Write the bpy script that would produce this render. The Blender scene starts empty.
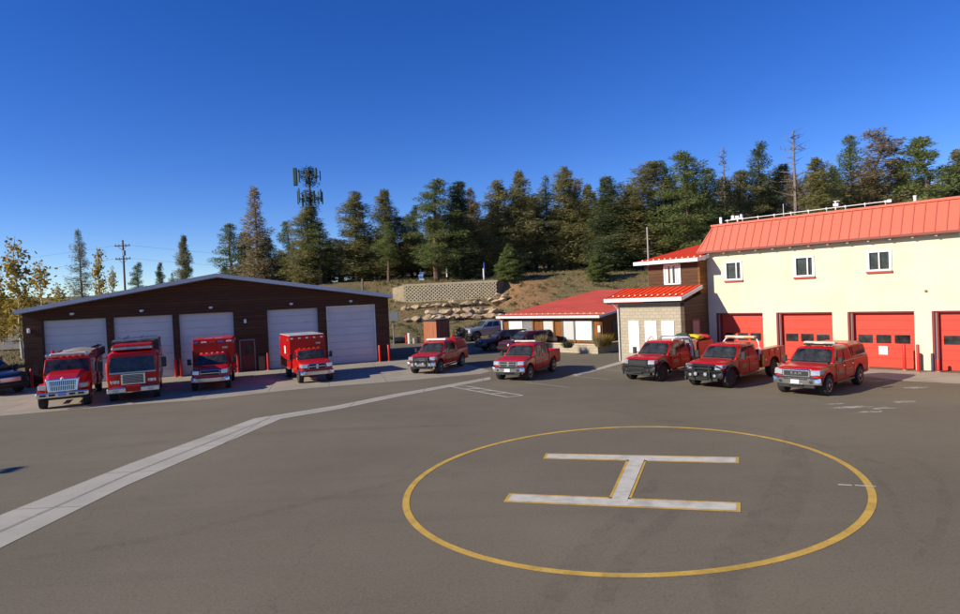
import bpy, bmesh, math, random
import numpy as np
from mathutils import Vector, Matrix
R = math.radians
rnd = random.Random(7)
sc = bpy.context.scene
COL = sc.collection

# ------------------------------------------------------------------ camera
FPX, PITCH, ROLL, HCAM = 620.0, .0194, .0457, 4.7      # focal length in px of a 960 px wide frame
cam = bpy.data.objects.new('camera', bpy.data.cameras.new('camera'))
COL.objects.link(cam)
cam.data.sensor_width = 36; cam.data.lens = FPX/960*36
cam.data.clip_start = .1; cam.data.clip_end = 4000
_d = Vector((0, -math.sin(PITCH), -math.cos(PITCH))); _f = Vector((0, math.cos(PITCH), -math.sin(PITCH)))
_c, _s = math.cos(ROLL), math.sin(ROLL)
_r = _c*Vector((1,0,0)) + _s*_d; _u = -(-_s*Vector((1,0,0)) + _c*_d)
M = Matrix((_r, _u, -_f)).transposed().to_4x4(); M.translation = (0, 0, HCAM)
cam.matrix_world = M
sc.camera = cam

# ------------------------------------------------------------------ sky, sun, exposure
SUN_TRAVEL, SUN_EL = R(20.5), R(27)
w = bpy.data.worlds.new("World"); sc.world = w; w.use_nodes = True
nt = w.node_tree; bg = nt.nodes['Background']
sky = nt.nodes.new('ShaderNodeTexSky'); sky.sky_type = 'NISHITA'; sky.sun_disc = False
sky.sun_elevation = SUN_EL
_sx, _sy = -math.cos(SUN_TRAVEL), -math.sin(SUN_TRAVEL)
sky.sun_rotation = math.atan2(_sx, _sy) % (2*math.pi)
sky.altitude = 3200; sky.air_density = 1.2; sky.dust_density = .0; sky.ozone_density = 4.0
hs = nt.nodes.new('ShaderNodeHueSaturation'); hs.inputs['Saturation'].default_value = 1.28; hs.inputs['Hue'].default_value = .5205; hs.inputs['Value'].default_value = 1.22
nt.links.new(sky.outputs[0], hs.inputs['Color']); nt.links.new(hs.outputs[0], bg.inputs['Color']); bg.inputs['Strength'].default_value = .092
sun = bpy.data.objects.new('sun', bpy.data.lights.new('sun', 'SUN')); COL.objects.link(sun)
sun.data.energy = 4.6; sun.data.angle = R(.5); sun.data.color = (1.0, .90, .73)
_tr = Vector((math.cos(SUN_TRAVEL)*math.cos(SUN_EL), math.sin(SUN_TRAVEL)*math.cos(SUN_EL), -math.sin(SUN_EL)))
sun.rotation_euler = _tr.to_track_quat('-Z', 'Y').to_euler()
sc.view_settings.view_transform = 'Standard'; sc.view_settings.look = 'None'
sc.view_settings.exposure = 0.46; sc.view_settings.gamma = 1; sc.view_settings.use_curve_mapping = False
sc.cycles.max_bounces = 6

# ------------------------------------------------------------------ terrain height and where things stand
def sm(t): t = min(1, max(0, t)); return t*t*(3-2*t)
def interp(t, P):
    if t <= P[0][0]: return P[0][1]
    for (a, b), (c, d) in zip(P, P[1:]):
        if t <= c: return b + (d-b)*(t-a)/(c-a)
    return P[-1][1]
HB = [(66,0),(74,1.5),(77,2.6),(80,3.2),(84,4.2),(84.9,4.3),(85.4,6.5),(95,7.6),(120,9),(200,16),(700,40)]
HS = [(64,0),(72,1.4),(80,4.6),(86,6.7),(92,7.6),(120,9),(200,16),(700,40)]
HL = [(46,0),(58,.35),(74,.7),(78,.95),(96,2.6),(100,2.7),(140,5),(250,9),(700,24)]
def zg(x, y):
    b = interp(y + max(0, x-3)*-.0, HB); s = interp(y, HS); l = interp(y, HL)
    w = sm((x-1.5)/5)
    z = b*(1-w) + s*w
    wl = sm((x+44)/22)
    return l*(1-wl) + z*wl
def ray(x, y):
    X = (x-480)*_c-(y-307)*_s; Y = (x-480)*_s+(y-307)*_c
    return Vector((X/FPX, math.cos(PITCH)-Y/FPX*math.sin(PITCH), -(Y/FPX*math.cos(PITCH)+math.sin(PITCH))))
def gp(x, y, z=0.0):              # the point of the level z seen at photo pixel x, y
    r = ray(x, y); t = (HCAM-z)/-r.z; return (r.x*t, r.y*t)
def at(x, y, Y):                  # the point at distance Y
    r = ray(x, y)*(Y/ray(x, y).y); return Vector((r.x, r.y, r.z+HCAM))

# ------------------------------------------------------------------ materials
MATS = {}
def mat(name, col, rough=.6, metal=0., var=.0, scale=3., bump=0., bscale=None, coat=0., stretch=(1,1,1), spec=.5, col2=None, detail=4, emit=None, coord='Object'):
    if name in MATS: return MATS[name]
    m = bpy.data.materials.new(name); m.use_nodes = True; n = m.node_tree; b = n.nodes['Principled BSDF']
    b.inputs['Roughness'].default_value = rough; b.inputs['Metallic'].default_value = metal
    b.inputs['Base Color'].default_value = (*col, 1); b.inputs['Coat Weight'].default_value = coat
    b.inputs['Coat Roughness'].default_value = .06
    b.inputs['Specular IOR Level'].default_value = spec
    if var or col2 or bump:
        tc = n.nodes.new('ShaderNodeTexCoord'); mp = n.nodes.new('ShaderNodeMapping'); mp.inputs['Scale'].default_value = stretch
        n.links.new(tc.outputs[coord], mp.inputs[0])
        nz = n.nodes.new('ShaderNodeTexNoise'); nz.inputs['Scale'].default_value = scale; nz.inputs['Detail'].default_value = detail; nz.inputs['Roughness'].default_value = .65
        n.links.new(mp.outputs[0], nz.inputs['Vector'])
        if var or col2:
            rp = n.nodes.new('ShaderNodeValToRGB'); rp.color_ramp.elements[0].position = .3; rp.color_ramp.elements[1].position = .7
            c2 = col2 or tuple(c*(1+var) for c in col); c1 = col if col2 else tuple(c*(1-var) for c in col)
            rp.color_ramp.elements[0].color = (*c1, 1); rp.color_ramp.elements[1].color = (*c2, 1)
            n.links.new(nz.outputs['Fac'], rp.inputs[0]); n.links.new(rp.outputs[0], b.inputs['Base Color'])
        if bump:
            n2 = n.nodes.new('ShaderNodeTexNoise'); n2.inputs['Scale'].default_value = bscale or scale*4; n2.inputs['Detail'].default_value = 5
            n.links.new(mp.outputs[0], n2.inputs['Vector'])
            bp = n.nodes.new('ShaderNodeBump'); bp.inputs['Strength'].default_value = bump; bp.inputs['Distance'].default_value = .02
            n.links.new(n2.outputs['Fac'], bp.inputs['Height']); n.links.new(bp.outputs[0], b.inputs['Normal'])
    MATS[name] = m; return m

def mix(n, a, b, f, mode='MIX'):
    x = n.nodes.new('ShaderNodeMix'); x.data_type = 'RGBA'; x.blend_type = mode
    for s, v in ((6, a), (7, b)):
        if isinstance(v, tuple): x.inputs[s].default_value = (*v, 1)
        else: n.links.new(v, x.inputs[s])
    if isinstance(f, (int, float)): x.inputs[0].default_value = f
    else: n.links.new(f, x.inputs[0])
    return x.outputs[2]
def noise(n, vec, scale, detail=4, rough=.6, dist=0.):
    z = n.nodes.new('ShaderNodeTexNoise'); z.inputs['Scale'].default_value = scale; z.inputs['Detail'].default_value = detail
    z.inputs['Roughness'].default_value = rough; z.inputs['Distortion'].default_value = dist
    n.links.new(vec, z.inputs['Vector']); return z.outputs['Fac']
def ramp(n, v, p0, p1, c0=0., c1=1.):
    r = n.nodes.new('ShaderNodeMapRange'); r.inputs[1].default_value = p0; r.inputs[2].default_value = p1
    r.inputs[3].default_value = c0; r.inputs[4].default_value = c1; n.links.new(v, r.inputs[0]); return r.outputs[0]
def mapping(n, vec, scale=(1,1,1), rot=(0,0,0)):
    m = n.nodes.new('ShaderNodeMapping'); m.inputs['Scale'].default_value = scale; m.inputs['Rotation'].default_value = rot
    n.links.new(vec, m.inputs[0]); return m.outputs[0]
def bumpit(n, b, h, s=.3, d=.02):
    k = n.nodes.new('ShaderNodeBump'); k.inputs['Strength'].default_value = s; k.inputs['Distance'].default_value = d
    n.links.new(h, k.inputs['Height']); n.links.new(k.outputs[0], b.inputs['Normal'])
def newmat(name, rough=.9):
    m = bpy.data.materials.new(name); m.use_nodes = True; n = m.node_tree; b = n.nodes['Principled BSDF']
    b.inputs['Roughness'].default_value = rough; b.inputs['Specular IOR Level'].default_value = .25
    tc = n.nodes.new('ShaderNodeTexCoord'); MATS[name] = m
    return m, n, b, tc.outputs['Object']

def asphalt_mat():
    m, n, b, v = newmat('asphalt', .88)
    c = mix(n, (.142,.121,.078), (.186,.159,.104), ramp(n, noise(n, v, .12, 5), .35, .65))
    streak = noise(n, mapping(n, v, (.10, 1.3, 1), (0, 0, R(-22))), .8, 6, .65)
    c = mix(n, c, (.098,.085,.064), ramp(n, streak, .52, .80, 0, .38))
    streak2 = noise(n, mapping(n, v, (.05, .9, 1), (0, 0, R(30))), 1.3, 4, .6, .4)
    c = mix(n, c, (.215,.183,.143), ramp(n, streak2, .56, .78, 0, .26))
    c = mix(n, c, (.085,.073,.06), ramp(n, noise(n, v, .55, 3, .5, 1.5), .68, .80, 0, .45))
    c = mix(n, c, (.24,.205,.155), ramp(n, noise(n, v, 11, 5, .85), .52, .72, 0, .45))
    c = mix(n, c, (.075,.065,.05), ramp(n, noise(n, mapping(n, v, (1.4, .5, 1), (0, 0, R(15))), 2.3, 6, .8), .60, .80, 0, .45))
    g = noise(n, v, 28, 3, .8)
    c = mix(n, c, (.26,.23,.19), ramp(n, g, .52, .70, 0, .60))
    c = mix(n, c, (.05,.044,.038), ramp(n, noise(n, v, 16, 4, .85), .52, .72, 0, .60))
    # hairline cracks
    vo = n.nodes.new('ShaderNodeTexVoronoi'); vo.feature = 'DISTANCE_TO_EDGE'; vo.inputs['Scale'].default_value = .11
    ad = n.nodes.new('ShaderNodeVectorMath'); ad.operation = 'ADD'
    nz = n.nodes.new('ShaderNodeTexNoise'); nz.inputs['Scale'].default_value = .5; nz.inputs['Detail'].default_value = 4; n.links.new(v, nz.inputs['Vector'])
    sc_ = n.nodes.new('ShaderNodeVectorMath'); sc_.operation = 'SCALE'; sc_.inputs['Scale'].default_value = 3; n.links.new(nz.outputs['Color'], sc_.inputs[0])
    n.links.new(v, ad.inputs[0]); n.links.new(sc_.outputs[0], ad.inputs[1]); n.links.new(ad.outputs[0], vo.inputs['Vector'])
    c = mix(n, c, (.055,.048,.04), ramp(n, vo.outputs['Distance'], .0, .0025, .22, 0))
    n.links.new(c, b.inputs['Base Color']); bumpit(n, b, g, .35, .012)
    return m
def concrete_mat(name, a, bcol, joint=2.4, rot=0.):
    m, n, b, v = newmat(name, .85)
    c = mix(n, a, bcol, ramp(n, noise(n, v, .7, 6), .35, .65))
    c = mix(n, c, tuple(x*.6 for x in a), ramp(n, noise(n, v, 2.2, 6, .7), .60, .8, 0, .5))
    c = mix(n, c, tuple(x*1.25 for x in a), ramp(n, noise(n, v, 30, 2), .6, .8, 0, .4))
    if joint:
        br = n.nodes.new('ShaderNodeTexBrick'); br.offset = 0; br.inputs['Scale'].default_value = 1
        br.inputs['Brick Width'].default_value = joint; br.inputs['Row Height'].default_value = joint; br.inputs['Mortar Size'].default_value = .018
        br.inputs['Color1'].default_value = br.inputs['Color2'].default_value = (0,0,0,1); br.inputs['Mortar'].default_value = (1,1,1,1)
        n.links.new(mapping(n, v, rot=(0, 0, rot)), br.inputs['Vector'])
        c = mix(n, c, tuple(x*.35 for x in a), ramp(n, br.outputs['Color'], 0, 1, 0, .8))
    n.links.new(c, b.inputs['Base Color']); bumpit(n, b, noise(n, v, 25, 4), .2, .01)
    return m
def paint_mat(name, col, wear=.55, under=(.12,.10,.08)):
    m, n, b, v = newmat(name, .75)
    c = mix(n, col, tuple(x*.72 for x in col), ramp(n, noise(n, v, 2.5, 5), .4, .7))
    c = mix(n, c, under, ramp(n, noise(n, v, 14, 6, .8), wear, wear+.16, 0, .8))
    c = mix(n, c, tuple(x*.5 for x in col), ramp(n, noise(n, mapping(n, v, (.4, 1.5, 1)), 1.1, 5, .7), .58, .75, 0, .55))
    n.links.new(c, b.inputs['Base Color']); bumpit(n, b, noise(n, v, 30, 3), .3, .01)
    return m
def ground_mat():
    m, n, b, v = newmat('hill_ground', .95)
    c = mix(n, (.235,.180,.080), (.150,.130,.056), ramp(n, noise(n, v, .25, 6), .38, .62))
    c = mix(n, c, (.26,.20,.105), ramp(n, noise(n, v, 1.2, 6, .7), .52, .70, 0, .8))
    c = mix(n, c, (.055,.060,.028), ramp(n, noise(n, v, .55, 6, .7), .56, .66, 0, .75))
    c = mix(n, c, (.30,.165,.080), ramp(n, noise(n, v, .16, 4, .6, .8), .57, .66, 0, .7))
    ds = n.nodes.new('ShaderNodeVectorMath'); ds.operation = 'DISTANCE'; n.links.new(mapping(n, v, (1, .55, 0)), ds.inputs[0]); ds.inputs[1].default_value = (6.2, 44.5, 0)
    ds2 = n.nodes.new('ShaderNodeMath'); ds2.operation = 'MULTIPLY_ADD'; n.links.new(noise(n, v, .35, 6, .7), ds2.inputs[0]); ds2.inputs[1].default_value = 7; n.links.new(ds.outputs['Value'], ds2.inputs[2])
    c = mix(n, c, (.36,.195,.090), ramp(n, ds2.outputs[0], 5.6, 8.2, .8, 0))
    n.links.new(c, b.inputs['Base Color']); bumpit(n, b, noise(n, v, 3, 6, .8), .9, .25)
    return m
def plank_mat(name, cols, row=.19, vertical=False, gap=.012):
    m, n, b, v = newmat(name, .75)
    # plank index along local z (or along x for vertical boards)
    sx = n.nodes.new('ShaderNodeSeparateXYZ'); n.links.new(v, sx.inputs[0])
    add = n.nodes.new('ShaderNodeMath'); add.operation = 'ADD'; n.links.new(sx.outputs['X'], add.inputs[0]); n.links.new(sx.outputs['Y'], add.inputs[1])
    t = add.outputs[0] if vertical else sx.outputs['Z']
    dv = n.nodes.new('ShaderNodeMath'); dv.operation = 'DIVIDE'; dv.inputs[1].default_value = row; n.links.new(t, dv.inputs[0])
    fl = n.nodes.new('ShaderNodeMath'); fl.operation = 'FLOOR'; n.links.new(dv.outputs[0], fl.inputs[0])
    fr = n.nodes.new('ShaderNodeMath'); fr.operation = 'FRACT'; n.links.new(dv.outputs[0], fr.inputs[0])
    wn = n.nodes.new('ShaderNodeTexWhiteNoise'); wn.noise_dimensions = '1D'; n.links.new(fl.outputs[0], wn.inputs['W'])
    grain = noise(n, mapping(n, v, (10, 10, 1) if vertical else (1, 1, 12)), 1.2, 6, .7)
    c = mix(n, cols[0], cols[1], wn.outputs['Value'])
    c = mix(n, c, cols[2], ramp(n, grain, .42, .68, 0, .75))
    c = mix(n, c, (.008,.006,.005), ramp(n, fr.outputs[0], gap/row, gap/row*1.6, 1, 0))
    n.links.new(c, b.inputs['Base Color']); bumpit(n, b, fr.outputs[0], .5, .02)
    return m
def stucco_mat():
    m, n, b, v = newmat('cream_stucco', .9)
    c = mix(n, (.82,.695,.495), (.73,.605,.42), ramp(n, noise(n, v, .5, 6), .4, .7))
    c = mix(n, c, (.52,.42,.25), ramp(n, noise(n, mapping(n, v, (2.6, 2.6, .12)), 1.0, 5, .7), .60, .80, 0, .65))
    c = mix(n, c, (.58,.48,.31), ramp(n, noise(n, v, 2.4, 6, .75), .60, .8, 0, .45))
    n.links.new(c, b.inputs['Base Color']); bumpit(n, b, noise(n, v, 22, 5, .8), .6, .02)
    return m
def block_mat():
    m, n, b, v = newmat('split_block', .9)
    sx = n.nodes.new('ShaderNodeSeparateXYZ'); n.links.new(v, sx.inputs[0])
    add = n.nodes.new('ShaderNodeMath'); add.operation = 'ADD'; n.links.new(sx.outputs['X'], add.inputs[0]); n.links.new(sx.outputs['Y'], add.inputs[1])
    cb = n.nodes.new('ShaderNodeCombineXYZ'); n.links.new(add.outputs[0], cb.inputs[0]); n.links.new(sx.outputs['Z'], cb.inputs[1])
    br = n.nodes.new('ShaderNodeTexBrick'); br.inputs['Scale'].default_value = 1; br.inputs['Brick Width'].default_value = .4; br.inputs['Row Height'].default_value = .2
    br.inputs['Mortar Size'].default_value = .010; br.inputs['Color1'].default_value = (.46,.40,.30,1); br.inputs['Color2'].default_value = (.40,.345,.26,1); br.inputs['Mortar'].default_value = (.24,.20,.14,1)
    n.links.new(cb.outputs[0], br.inputs['Vector'])
    c = mix(n, br.outputs['Color'], (.27,.21,.14), ramp(n, noise(n, v, 5, 6, .8), .5, .75, 0, .5))
    n.links.new(c, b.inputs['Base Color']); bumpit(n, b, noise(n, v, 14, 6, .8), .7, .03)
    return m
def leaf_mat(name, c1, c2, c3, br=1.0):
    m, n, b, v = newmat(name, .7)
    c1, c2, c3 = [tuple(x*k_ for x in q) for q, k_ in ((c1, br), (c2, br), (c3, br))]
    oi = n.nodes.new('ShaderNodeObjectInfo')
    c = mix(n, c1, c2, ramp(n, noise(n, v, .9, 3), .35, .65))
    c = mix(n, c, c3, ramp(n, noise(n, v, 3.5, 2), .55, .75, 0, .6))
    c = mix(n, c, tuple(x*.62 for x in c2), ramp(n, oi.outputs['Random'], 0, 1, 0, .7))
    n.links.new(c, b.inputs['Base Color'])
    tr = n.nodes.new('ShaderNodeBsdfTranslucent'); n.links.new(c, tr.inputs[0]); ms = n.nodes.new('ShaderNodeMixShader'); ms.inputs[0].default_value = .38
    n.links.new(b.outputs[0], ms.inputs[1]); n.links.new(tr.outputs[0], ms.inputs[2]); n.links.new(ms.outputs[0], n.nodes['Material Output'].inputs[0])
    return m

ASPHALT = asphalt_mat()
CONC = concrete_mat('concrete_apron', (.30,.265,.20), (.36,.32,.25), 3.2, R(-14))
GUT = concrete_mat('gutter_concrete', (.36,.335,.275), (.43,.40,.33), 3.0, R(0))
WPAINT = paint_mat('white_road_paint', (.60,.57,.475), .60)
YPAINT = paint_mat('yellow_road_paint', (.62,.39,.075), .545)
FPAINT = paint_mat('faded_white_paint', (.42,.39,.33), .47)
GROUND = ground_mat()
ROADM = mat('far_asphalt', (.17,.155,.13), .9, var=.12, scale=.3)
WOOD_DARK = plank_mat('dark_wood_siding', ((.078,.032,.017), (.125,.050,.024), (.040,.020,.012)), .2)
WOOD_OR = plank_mat('orange_wood_siding', ((.30,.115,.022), (.22,.080,.017), (.12,.045,.012)), .2, True)
WOOD_BR = plank_mat('brown_weathered_boards', ((.085,.045,.022), (.14,.065,.025), (.045,.026,.016)), .22)
WOOD_SHED = plank_mat('red_shed_boards', ((.42,.155,.075), (.36,.125,.06), (.28,.10,.05)), .25, True)
STUCCO = stucco_mat(); BLOCK = block_mat()
RED_ROOF = mat('bright_red_roof_metal', (.72,.065,.022), .75, .0, .14, 1.2, spec=.12)
RED_ROOF2 = mat('faded_red_roof_metal', (.66,.110,.075), .8, .0, .16, .5, spec=.1)
SALMON = mat('sunbleached_red_roof_metal', (.60,.115,.062), .55, .0, .06, .7)
SEAM = mat('roof_seam_metal', (.45,.085,.055), .55)
GALV = mat('grey_blue_fascia_metal', (.26,.28,.34), .45, .3, .06, 2)
WHITE = mat('white_painted_trim', (.78,.77,.74), .5, 0, .05, 3)
OFFWHITE = mat('white_board_panel', (.80,.77,.70), .6, 0, .05, 2)
GREYDOOR = mat('pale_grey_overhead_door', (.60,.58,.58), .55, 0, .06, .8)
REDDOOR = mat('red_overhead_door', (.66,.050,.022), .55, 0, .12, 1.6, bump=.1)
REDFRAME = mat('dark_red_door_frame', (.23,.02,.018), .5)
REDPOST = mat('red_bollard_paint', (.62,.018,.012), .4, 0, .1, 5)
DARKGLASS = mat('dark_window_glass', (.006,.007,.008), .05, 0, spec=.5, col2=(.060,.062,.060), scale=2.2, detail=3)
BLACK = mat('matt_black_plastic', (.014,.014,.015), .55, 0, .2, 8)
BLACKM = mat('black_powder_coat', (.017,.017,.018), .38)
TYRE = mat('tyre_rubber', (.020,.019,.018), .85, 0, .2, 12)
CHROME = mat('chrome', (.78,.78,.80), .24, 1.)
ALU = mat('brushed_aluminium', (.50,.50,.50), .35, .9, .1, 8)
REDP = mat('fire_red_car_paint', (.46,.005,.003), .33, 0, .05, 1.4, coat=.28, spec=.25)
DARKREDP = mat('dark_red_car_paint', (.075,.009,.010), .30, 0, .05, 1, coat=.8)
BLACKP = mat('black_car_paint', (.012,.013,.016), .25, 0, coat=.8)
SILVERP = mat('silver_car_paint', (.42,.44,.47), .3, .5, coat=.6)
WHITEP = mat('white_car_paint', (.72,.70,.66), .35, 0, .04, 3, coat=.4)
LAMP = mat('clear_lamp_lens', (.50,.50,.50), .12, .5)
AMBER = mat('amber_lens', (.75,.28,.03), .25)
REDLENS = mat('red_lens', (.60,.02,.02), .2)
BLUELENS = mat('blue_lens', (.05,.12,.55), .2)
CANVAS = mat('tan_hose_bed_cover', (.30,.27,.21), .8, 0, .12, 4, bump=.5)
YELLOW = mat('yellow_hose_jacket', (.80,.62,.02), .7, 0, .12, 12, bump=.6)
GREENC = mat('dark_green_netting', (.03,.09,.05), .85, 0, .3, 14, bump=.8)
REDC = mat('red_webbing', (.55,.03,.03), .7, 0, .2, 12)
HIVIS = mat('lime_reflective_tape', (.45,.60,.05), .6)
BARK = mat('pine_bark', (.14,.085,.055), .95, 0, .35, 4, bump=.8)
BARKG = mat('dead_grey_bark', (.20,.16,.14), .95, 0, .25, 4, bump=.8)
BARKW = mat('pale_aspen_bark', (.50,.46,.36), .9, 0, .25, 4)
N_OLIVE = leaf_mat('olive_needles', (.054,.054,.023), (.080,.074,.030), (.108,.092,.040), br=4.3)
N_GREEN = leaf_mat('green_needles', (.042,.055,.018), (.064,.076,.024), (.095,.098,.034), br=3.6)
N_DARK = leaf_mat('dark_needles', (.026,.040,.018), (.044,.054,.024), (.072,.066,.032), br=3.6)
N_BLUE = leaf_mat('bluish_needles', (.060,.075,.050), (.095,.100,.065), (.13,.115,.08), br=3.6)
N_BROWN = leaf_mat('brownish_needles', (.074,.060,.034), (.098,.078,.044), (.13,.102,.06), br=4.3)
L_YEL = leaf_mat('autumn_yellow_leaves', (.38,.26,.035), (.46,.33,.05), (.24,.20,.04))
GRASS = leaf_mat('dry_grass_blades', (.30,.235,.10), (.36,.29,.14), (.16,.16,.055))
BUSH = leaf_mat('grey_green_scrub', (.11,.12,.055), (.075,.085,.035), (.16,.145,.07))
ROCK = mat('tan_boulder_stone', (.43,.31,.195), .9, 0, .3, 1.2, bump=1., bscale=3)
TANBLK = mat('tan_wall_block', (.56,.46,.29), .9, 0, .2, 2, bump=.5)
SOILD = mat('dark_soil', (.07,.05,.032), .95, 0, .2, 2)

# ------------------------------------------------------------------ mesh helpers
class MB:
    def __init__(s): s.v, s.f = [], []
    def add(s, vs, fs):
        o = len(s.v); s.v += [tuple(p) for p in vs]; s.f += [tuple(i+o for i in q) for q in fs]; return s
    def box(s, x0, x1, y0, y1, z0, z1):
        vs = [(x, y, z) for z in (z0, z1) for y in (y0, y1) for x in (x0, x1)]
        return s.add(vs, [(0,2,3,1),(4,5,7,6),(0,1,5,4),(2,6,7,3),(0,4,6,2),(1,3,7,5)])
    def hexa(s, a, b):   # two quads (4 pts each) joined
        return s.add(list(a)+list(b), [(3,2,1,0),(4,5,6,7),(0,1,5,4),(1,2,6,5),(2,3,7,6),(3,0,4,7)])
    def bar(s, p0, p1, r, n=6, r1=None):
        p0, p1 = Vector(p0), Vector(p1); r1 = r if r1 is None else r1
        q = (p1-p0).to_track_quat('Z', 'Y'); a = []
        for p, rr in ((p0, r), (p1, r1)):
            for i in range(n):
                t = 2*math.pi*(i+.5)/n; a.append(p + q @ Vector((rr*math.cos(t), rr*math.sin(t), 0)))
        return s.add(a, [(i, (i+1) % n, n+(i+1) % n, n+i) for i in range(n)] + [tuple(range(n-1, -1, -1)), tuple(range(n, 2*n))])
    def tube(s, pts, rads, n=6):
        for (a, b, ra, rb) in zip(pts, pts[1:], rads, rads[1:]): s.bar(a, b, ra, n, rb)
        return s
    def loft(s, rings, cap=True, closed=True):
        n = len(rings[0]); o = len(s.v)
        for r in rings: s.v += [tuple(p) for p in r]
        m = n if closed else n-1
        for k in range(len(rings)-1):
            for i in range(m): s.f.append((o+k*n+i, o+k*n+(i+1) % n, o+(k+1)*n+(i+1) % n, o+(k+1)*n+i))
        if cap: s.f.append(tuple(o+i for i in range(n-1, -1, -1))); s.f.append(tuple(o+(len(rings)-1)*n+i for i in range(n)))
        return s
    def lathe(s, prof, c=(0,0,0), axis='Y', n=24):   # prof: (r, t) along axis
        rings = []
        for r, t in prof:
            ring = []
            for i in range(n):
                a = 2*math.pi*i/n; x, y = r*math.cos(a), r*math.sin(a)
                p = {'Y': (x, t, y), 'X': (t, x, y), 'Z': (x, y, t)}[axis]
                ring.append((p[0]+c[0], p[1]+c[1], p[2]+c[2]))
            rings.append(ring)
        return s.loft(rings)
    def prism(s, poly, y0, y1):   # polygon in xz, extruded along y
        n = len(poly); a = [(x, y0, z) for x, z in poly]; b = [(x, y1, z) for x, z in poly]
        return s.add(a+b, [(i, (i+1) % n, n+(i+1) % n, n+i) for i in range(n)] + [tuple(range(n-1, -1, -1)), tuple(range(n, 2*n))])
    def build(s, name, m, parent=None, bevel=0, smooth=False, loc=None, label=None, recalc=True, angle=35, seg=1):
        me = bpy.data.meshes.new(name); me.from_pydata(s.v, [], s.f); me.update()
        if bevel or recalc:
            bm = bmesh.new(); bm.from_mesh(me)
            if recalc: bmesh.ops.recalc_face_normals(bm, faces=bm.faces)
            if bevel:
                es = [e for e in bm.edges if len(e.link_faces) == 2 and e.calc_face_angle(0) > R(25)]
                bmesh.ops.bevel(bm, geom=es, offset=bevel, segments=seg, affect='EDGES', profile=.6, clamp_overlap=True)
            bm.to_mesh(me); bm.free()
        if smooth:
            me.shade_smooth(); me.set_sharp_from_angle(angle=R(angle))
        me.materials.append(m)
        o = bpy.data.objects.new(name, me); COL.objects.link(o)
        if parent is not None: o.parent = parent
        if loc is not None: o.location = loc
        if label: o['label'] = label
        return o
def tag(o, label=None, cat=None, group=None, kind=None):
    if label: o['label'] = label
    if cat: o['category'] = cat
    if group: o['group'] = group
    if kind: o['kind'] = kind
    return o
def empty(name, loc, rz=0, scale=1):
    o = bpy.data.objects.new(name, None); COL.objects.link(o); o.location = loc; o.rotation_euler = (0, 0, rz); o.scale = (scale,)*3; o.empty_display_size = .3
    return o
def copy_tree(o, parent=None):
    c = o.copy(); COL.objects.link(c)
    if parent is not None: c.parent = parent
    for ch in [x for x in COL.objects if x.parent == o]: copy_tree(ch, c)
    return c
def text(name, body, size, m, parent, matrix, depth=.01):
    cu = bpy.data.curves.new(name, 'FONT'); cu.body = body; cu.size = size; cu.extrude = depth; cu.align_x = 'CENTER'; cu.align_y = 'CENTER'
    t = bpy.data.objects.new(name+'_tmp', cu); COL.objects.link(t)
    dg = bpy.context.evaluated_depsgraph_get(); me = bpy.data.meshes.new_from_object(t.evaluated_get(dg))
    bpy.data.objects.remove(t); me.materials.clear(); me.materials.append(m)
    me.transform(matrix); me.name = name
    o = bpy.data.objects.new(name, me); COL.objects.link(o); o.parent = parent; return o
def BX(name, m, parent, *b, bevel=0, label=None): return MB().box(*b).build(name, m, parent, bevel=bevel, label=label)

# ------------------------------------------------------------------ ground, lot, road, markings
def frange(a, b, st):
    r = []
    while a < b: r.append(a); a += st
    return r
xs = [-700,-400,-250,-160] + frange(-110, 70, 1.6) + [70,90,120,180,300,700]
ys = [-120,-60,0,30] + frange(40, 66, 3) + frange(66, 100, .7) + frange(100, 140, 3) + [140,160,200,260,400,700]
mb = MB()
def nz(x, y): return .5*math.sin(x*.9+y*.4)*math.sin(y*.7-x*.3)+.3*math.sin(x*2.3-1.1*y)+.2*math.sin(x*4.1+y*3.7)
for y in ys:
    for x in xs:
        z = zg(x, y); z += (.16*nz(x, y) if z > .3 and x > -40 and not 95 < y < 75 else 0)
        mb.v.append((x, y, z-.03))
nx = len(xs)
for j in range(len(ys)-1):
    for i in range(nx-1): mb.f.append((j*nx+i, j*nx+i+1, (j+1)*nx+i+1, (j+1)*nx+i))
tag(mb.build('ground', GROUND, smooth=True, angle=60), kind='structure')

def sheet(name, pts, z, m, kind='structure', parent=None):
    s = MB(); s.add([(x, y, z) for x, y in pts], [tuple(range(len(pts)))])
    o = s.build(name, m, parent, recalc=False)
    if kind: tag(o, kind=kind)
    return o
sheet('parking_lot', [(-90,-30),(90,-30),(90,70),(20,66),(7,64.5),(-3,65.8),(-22,66),(-34,60),(-31.5,47),(-30,42.5),(-34,40),(-90,47)], 0, ASPHALT)
sheet('concrete_apron', [gp(0,416),gp(35,413),gp(120,405.5),gp(200,400),gp(300,389),gp(400,381),gp(440,377.5),gp(480,374),gp(492,371),(-3.2,48.3),(-7.0,47.8),(-29.4,40.9),(-30.3,41.0),(-30.6,39)], .004, CONC)
tag(MB().box(-30.45,-30.3,38.6,43,0,.14).build('kerb', CONC), kind='structure')
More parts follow.
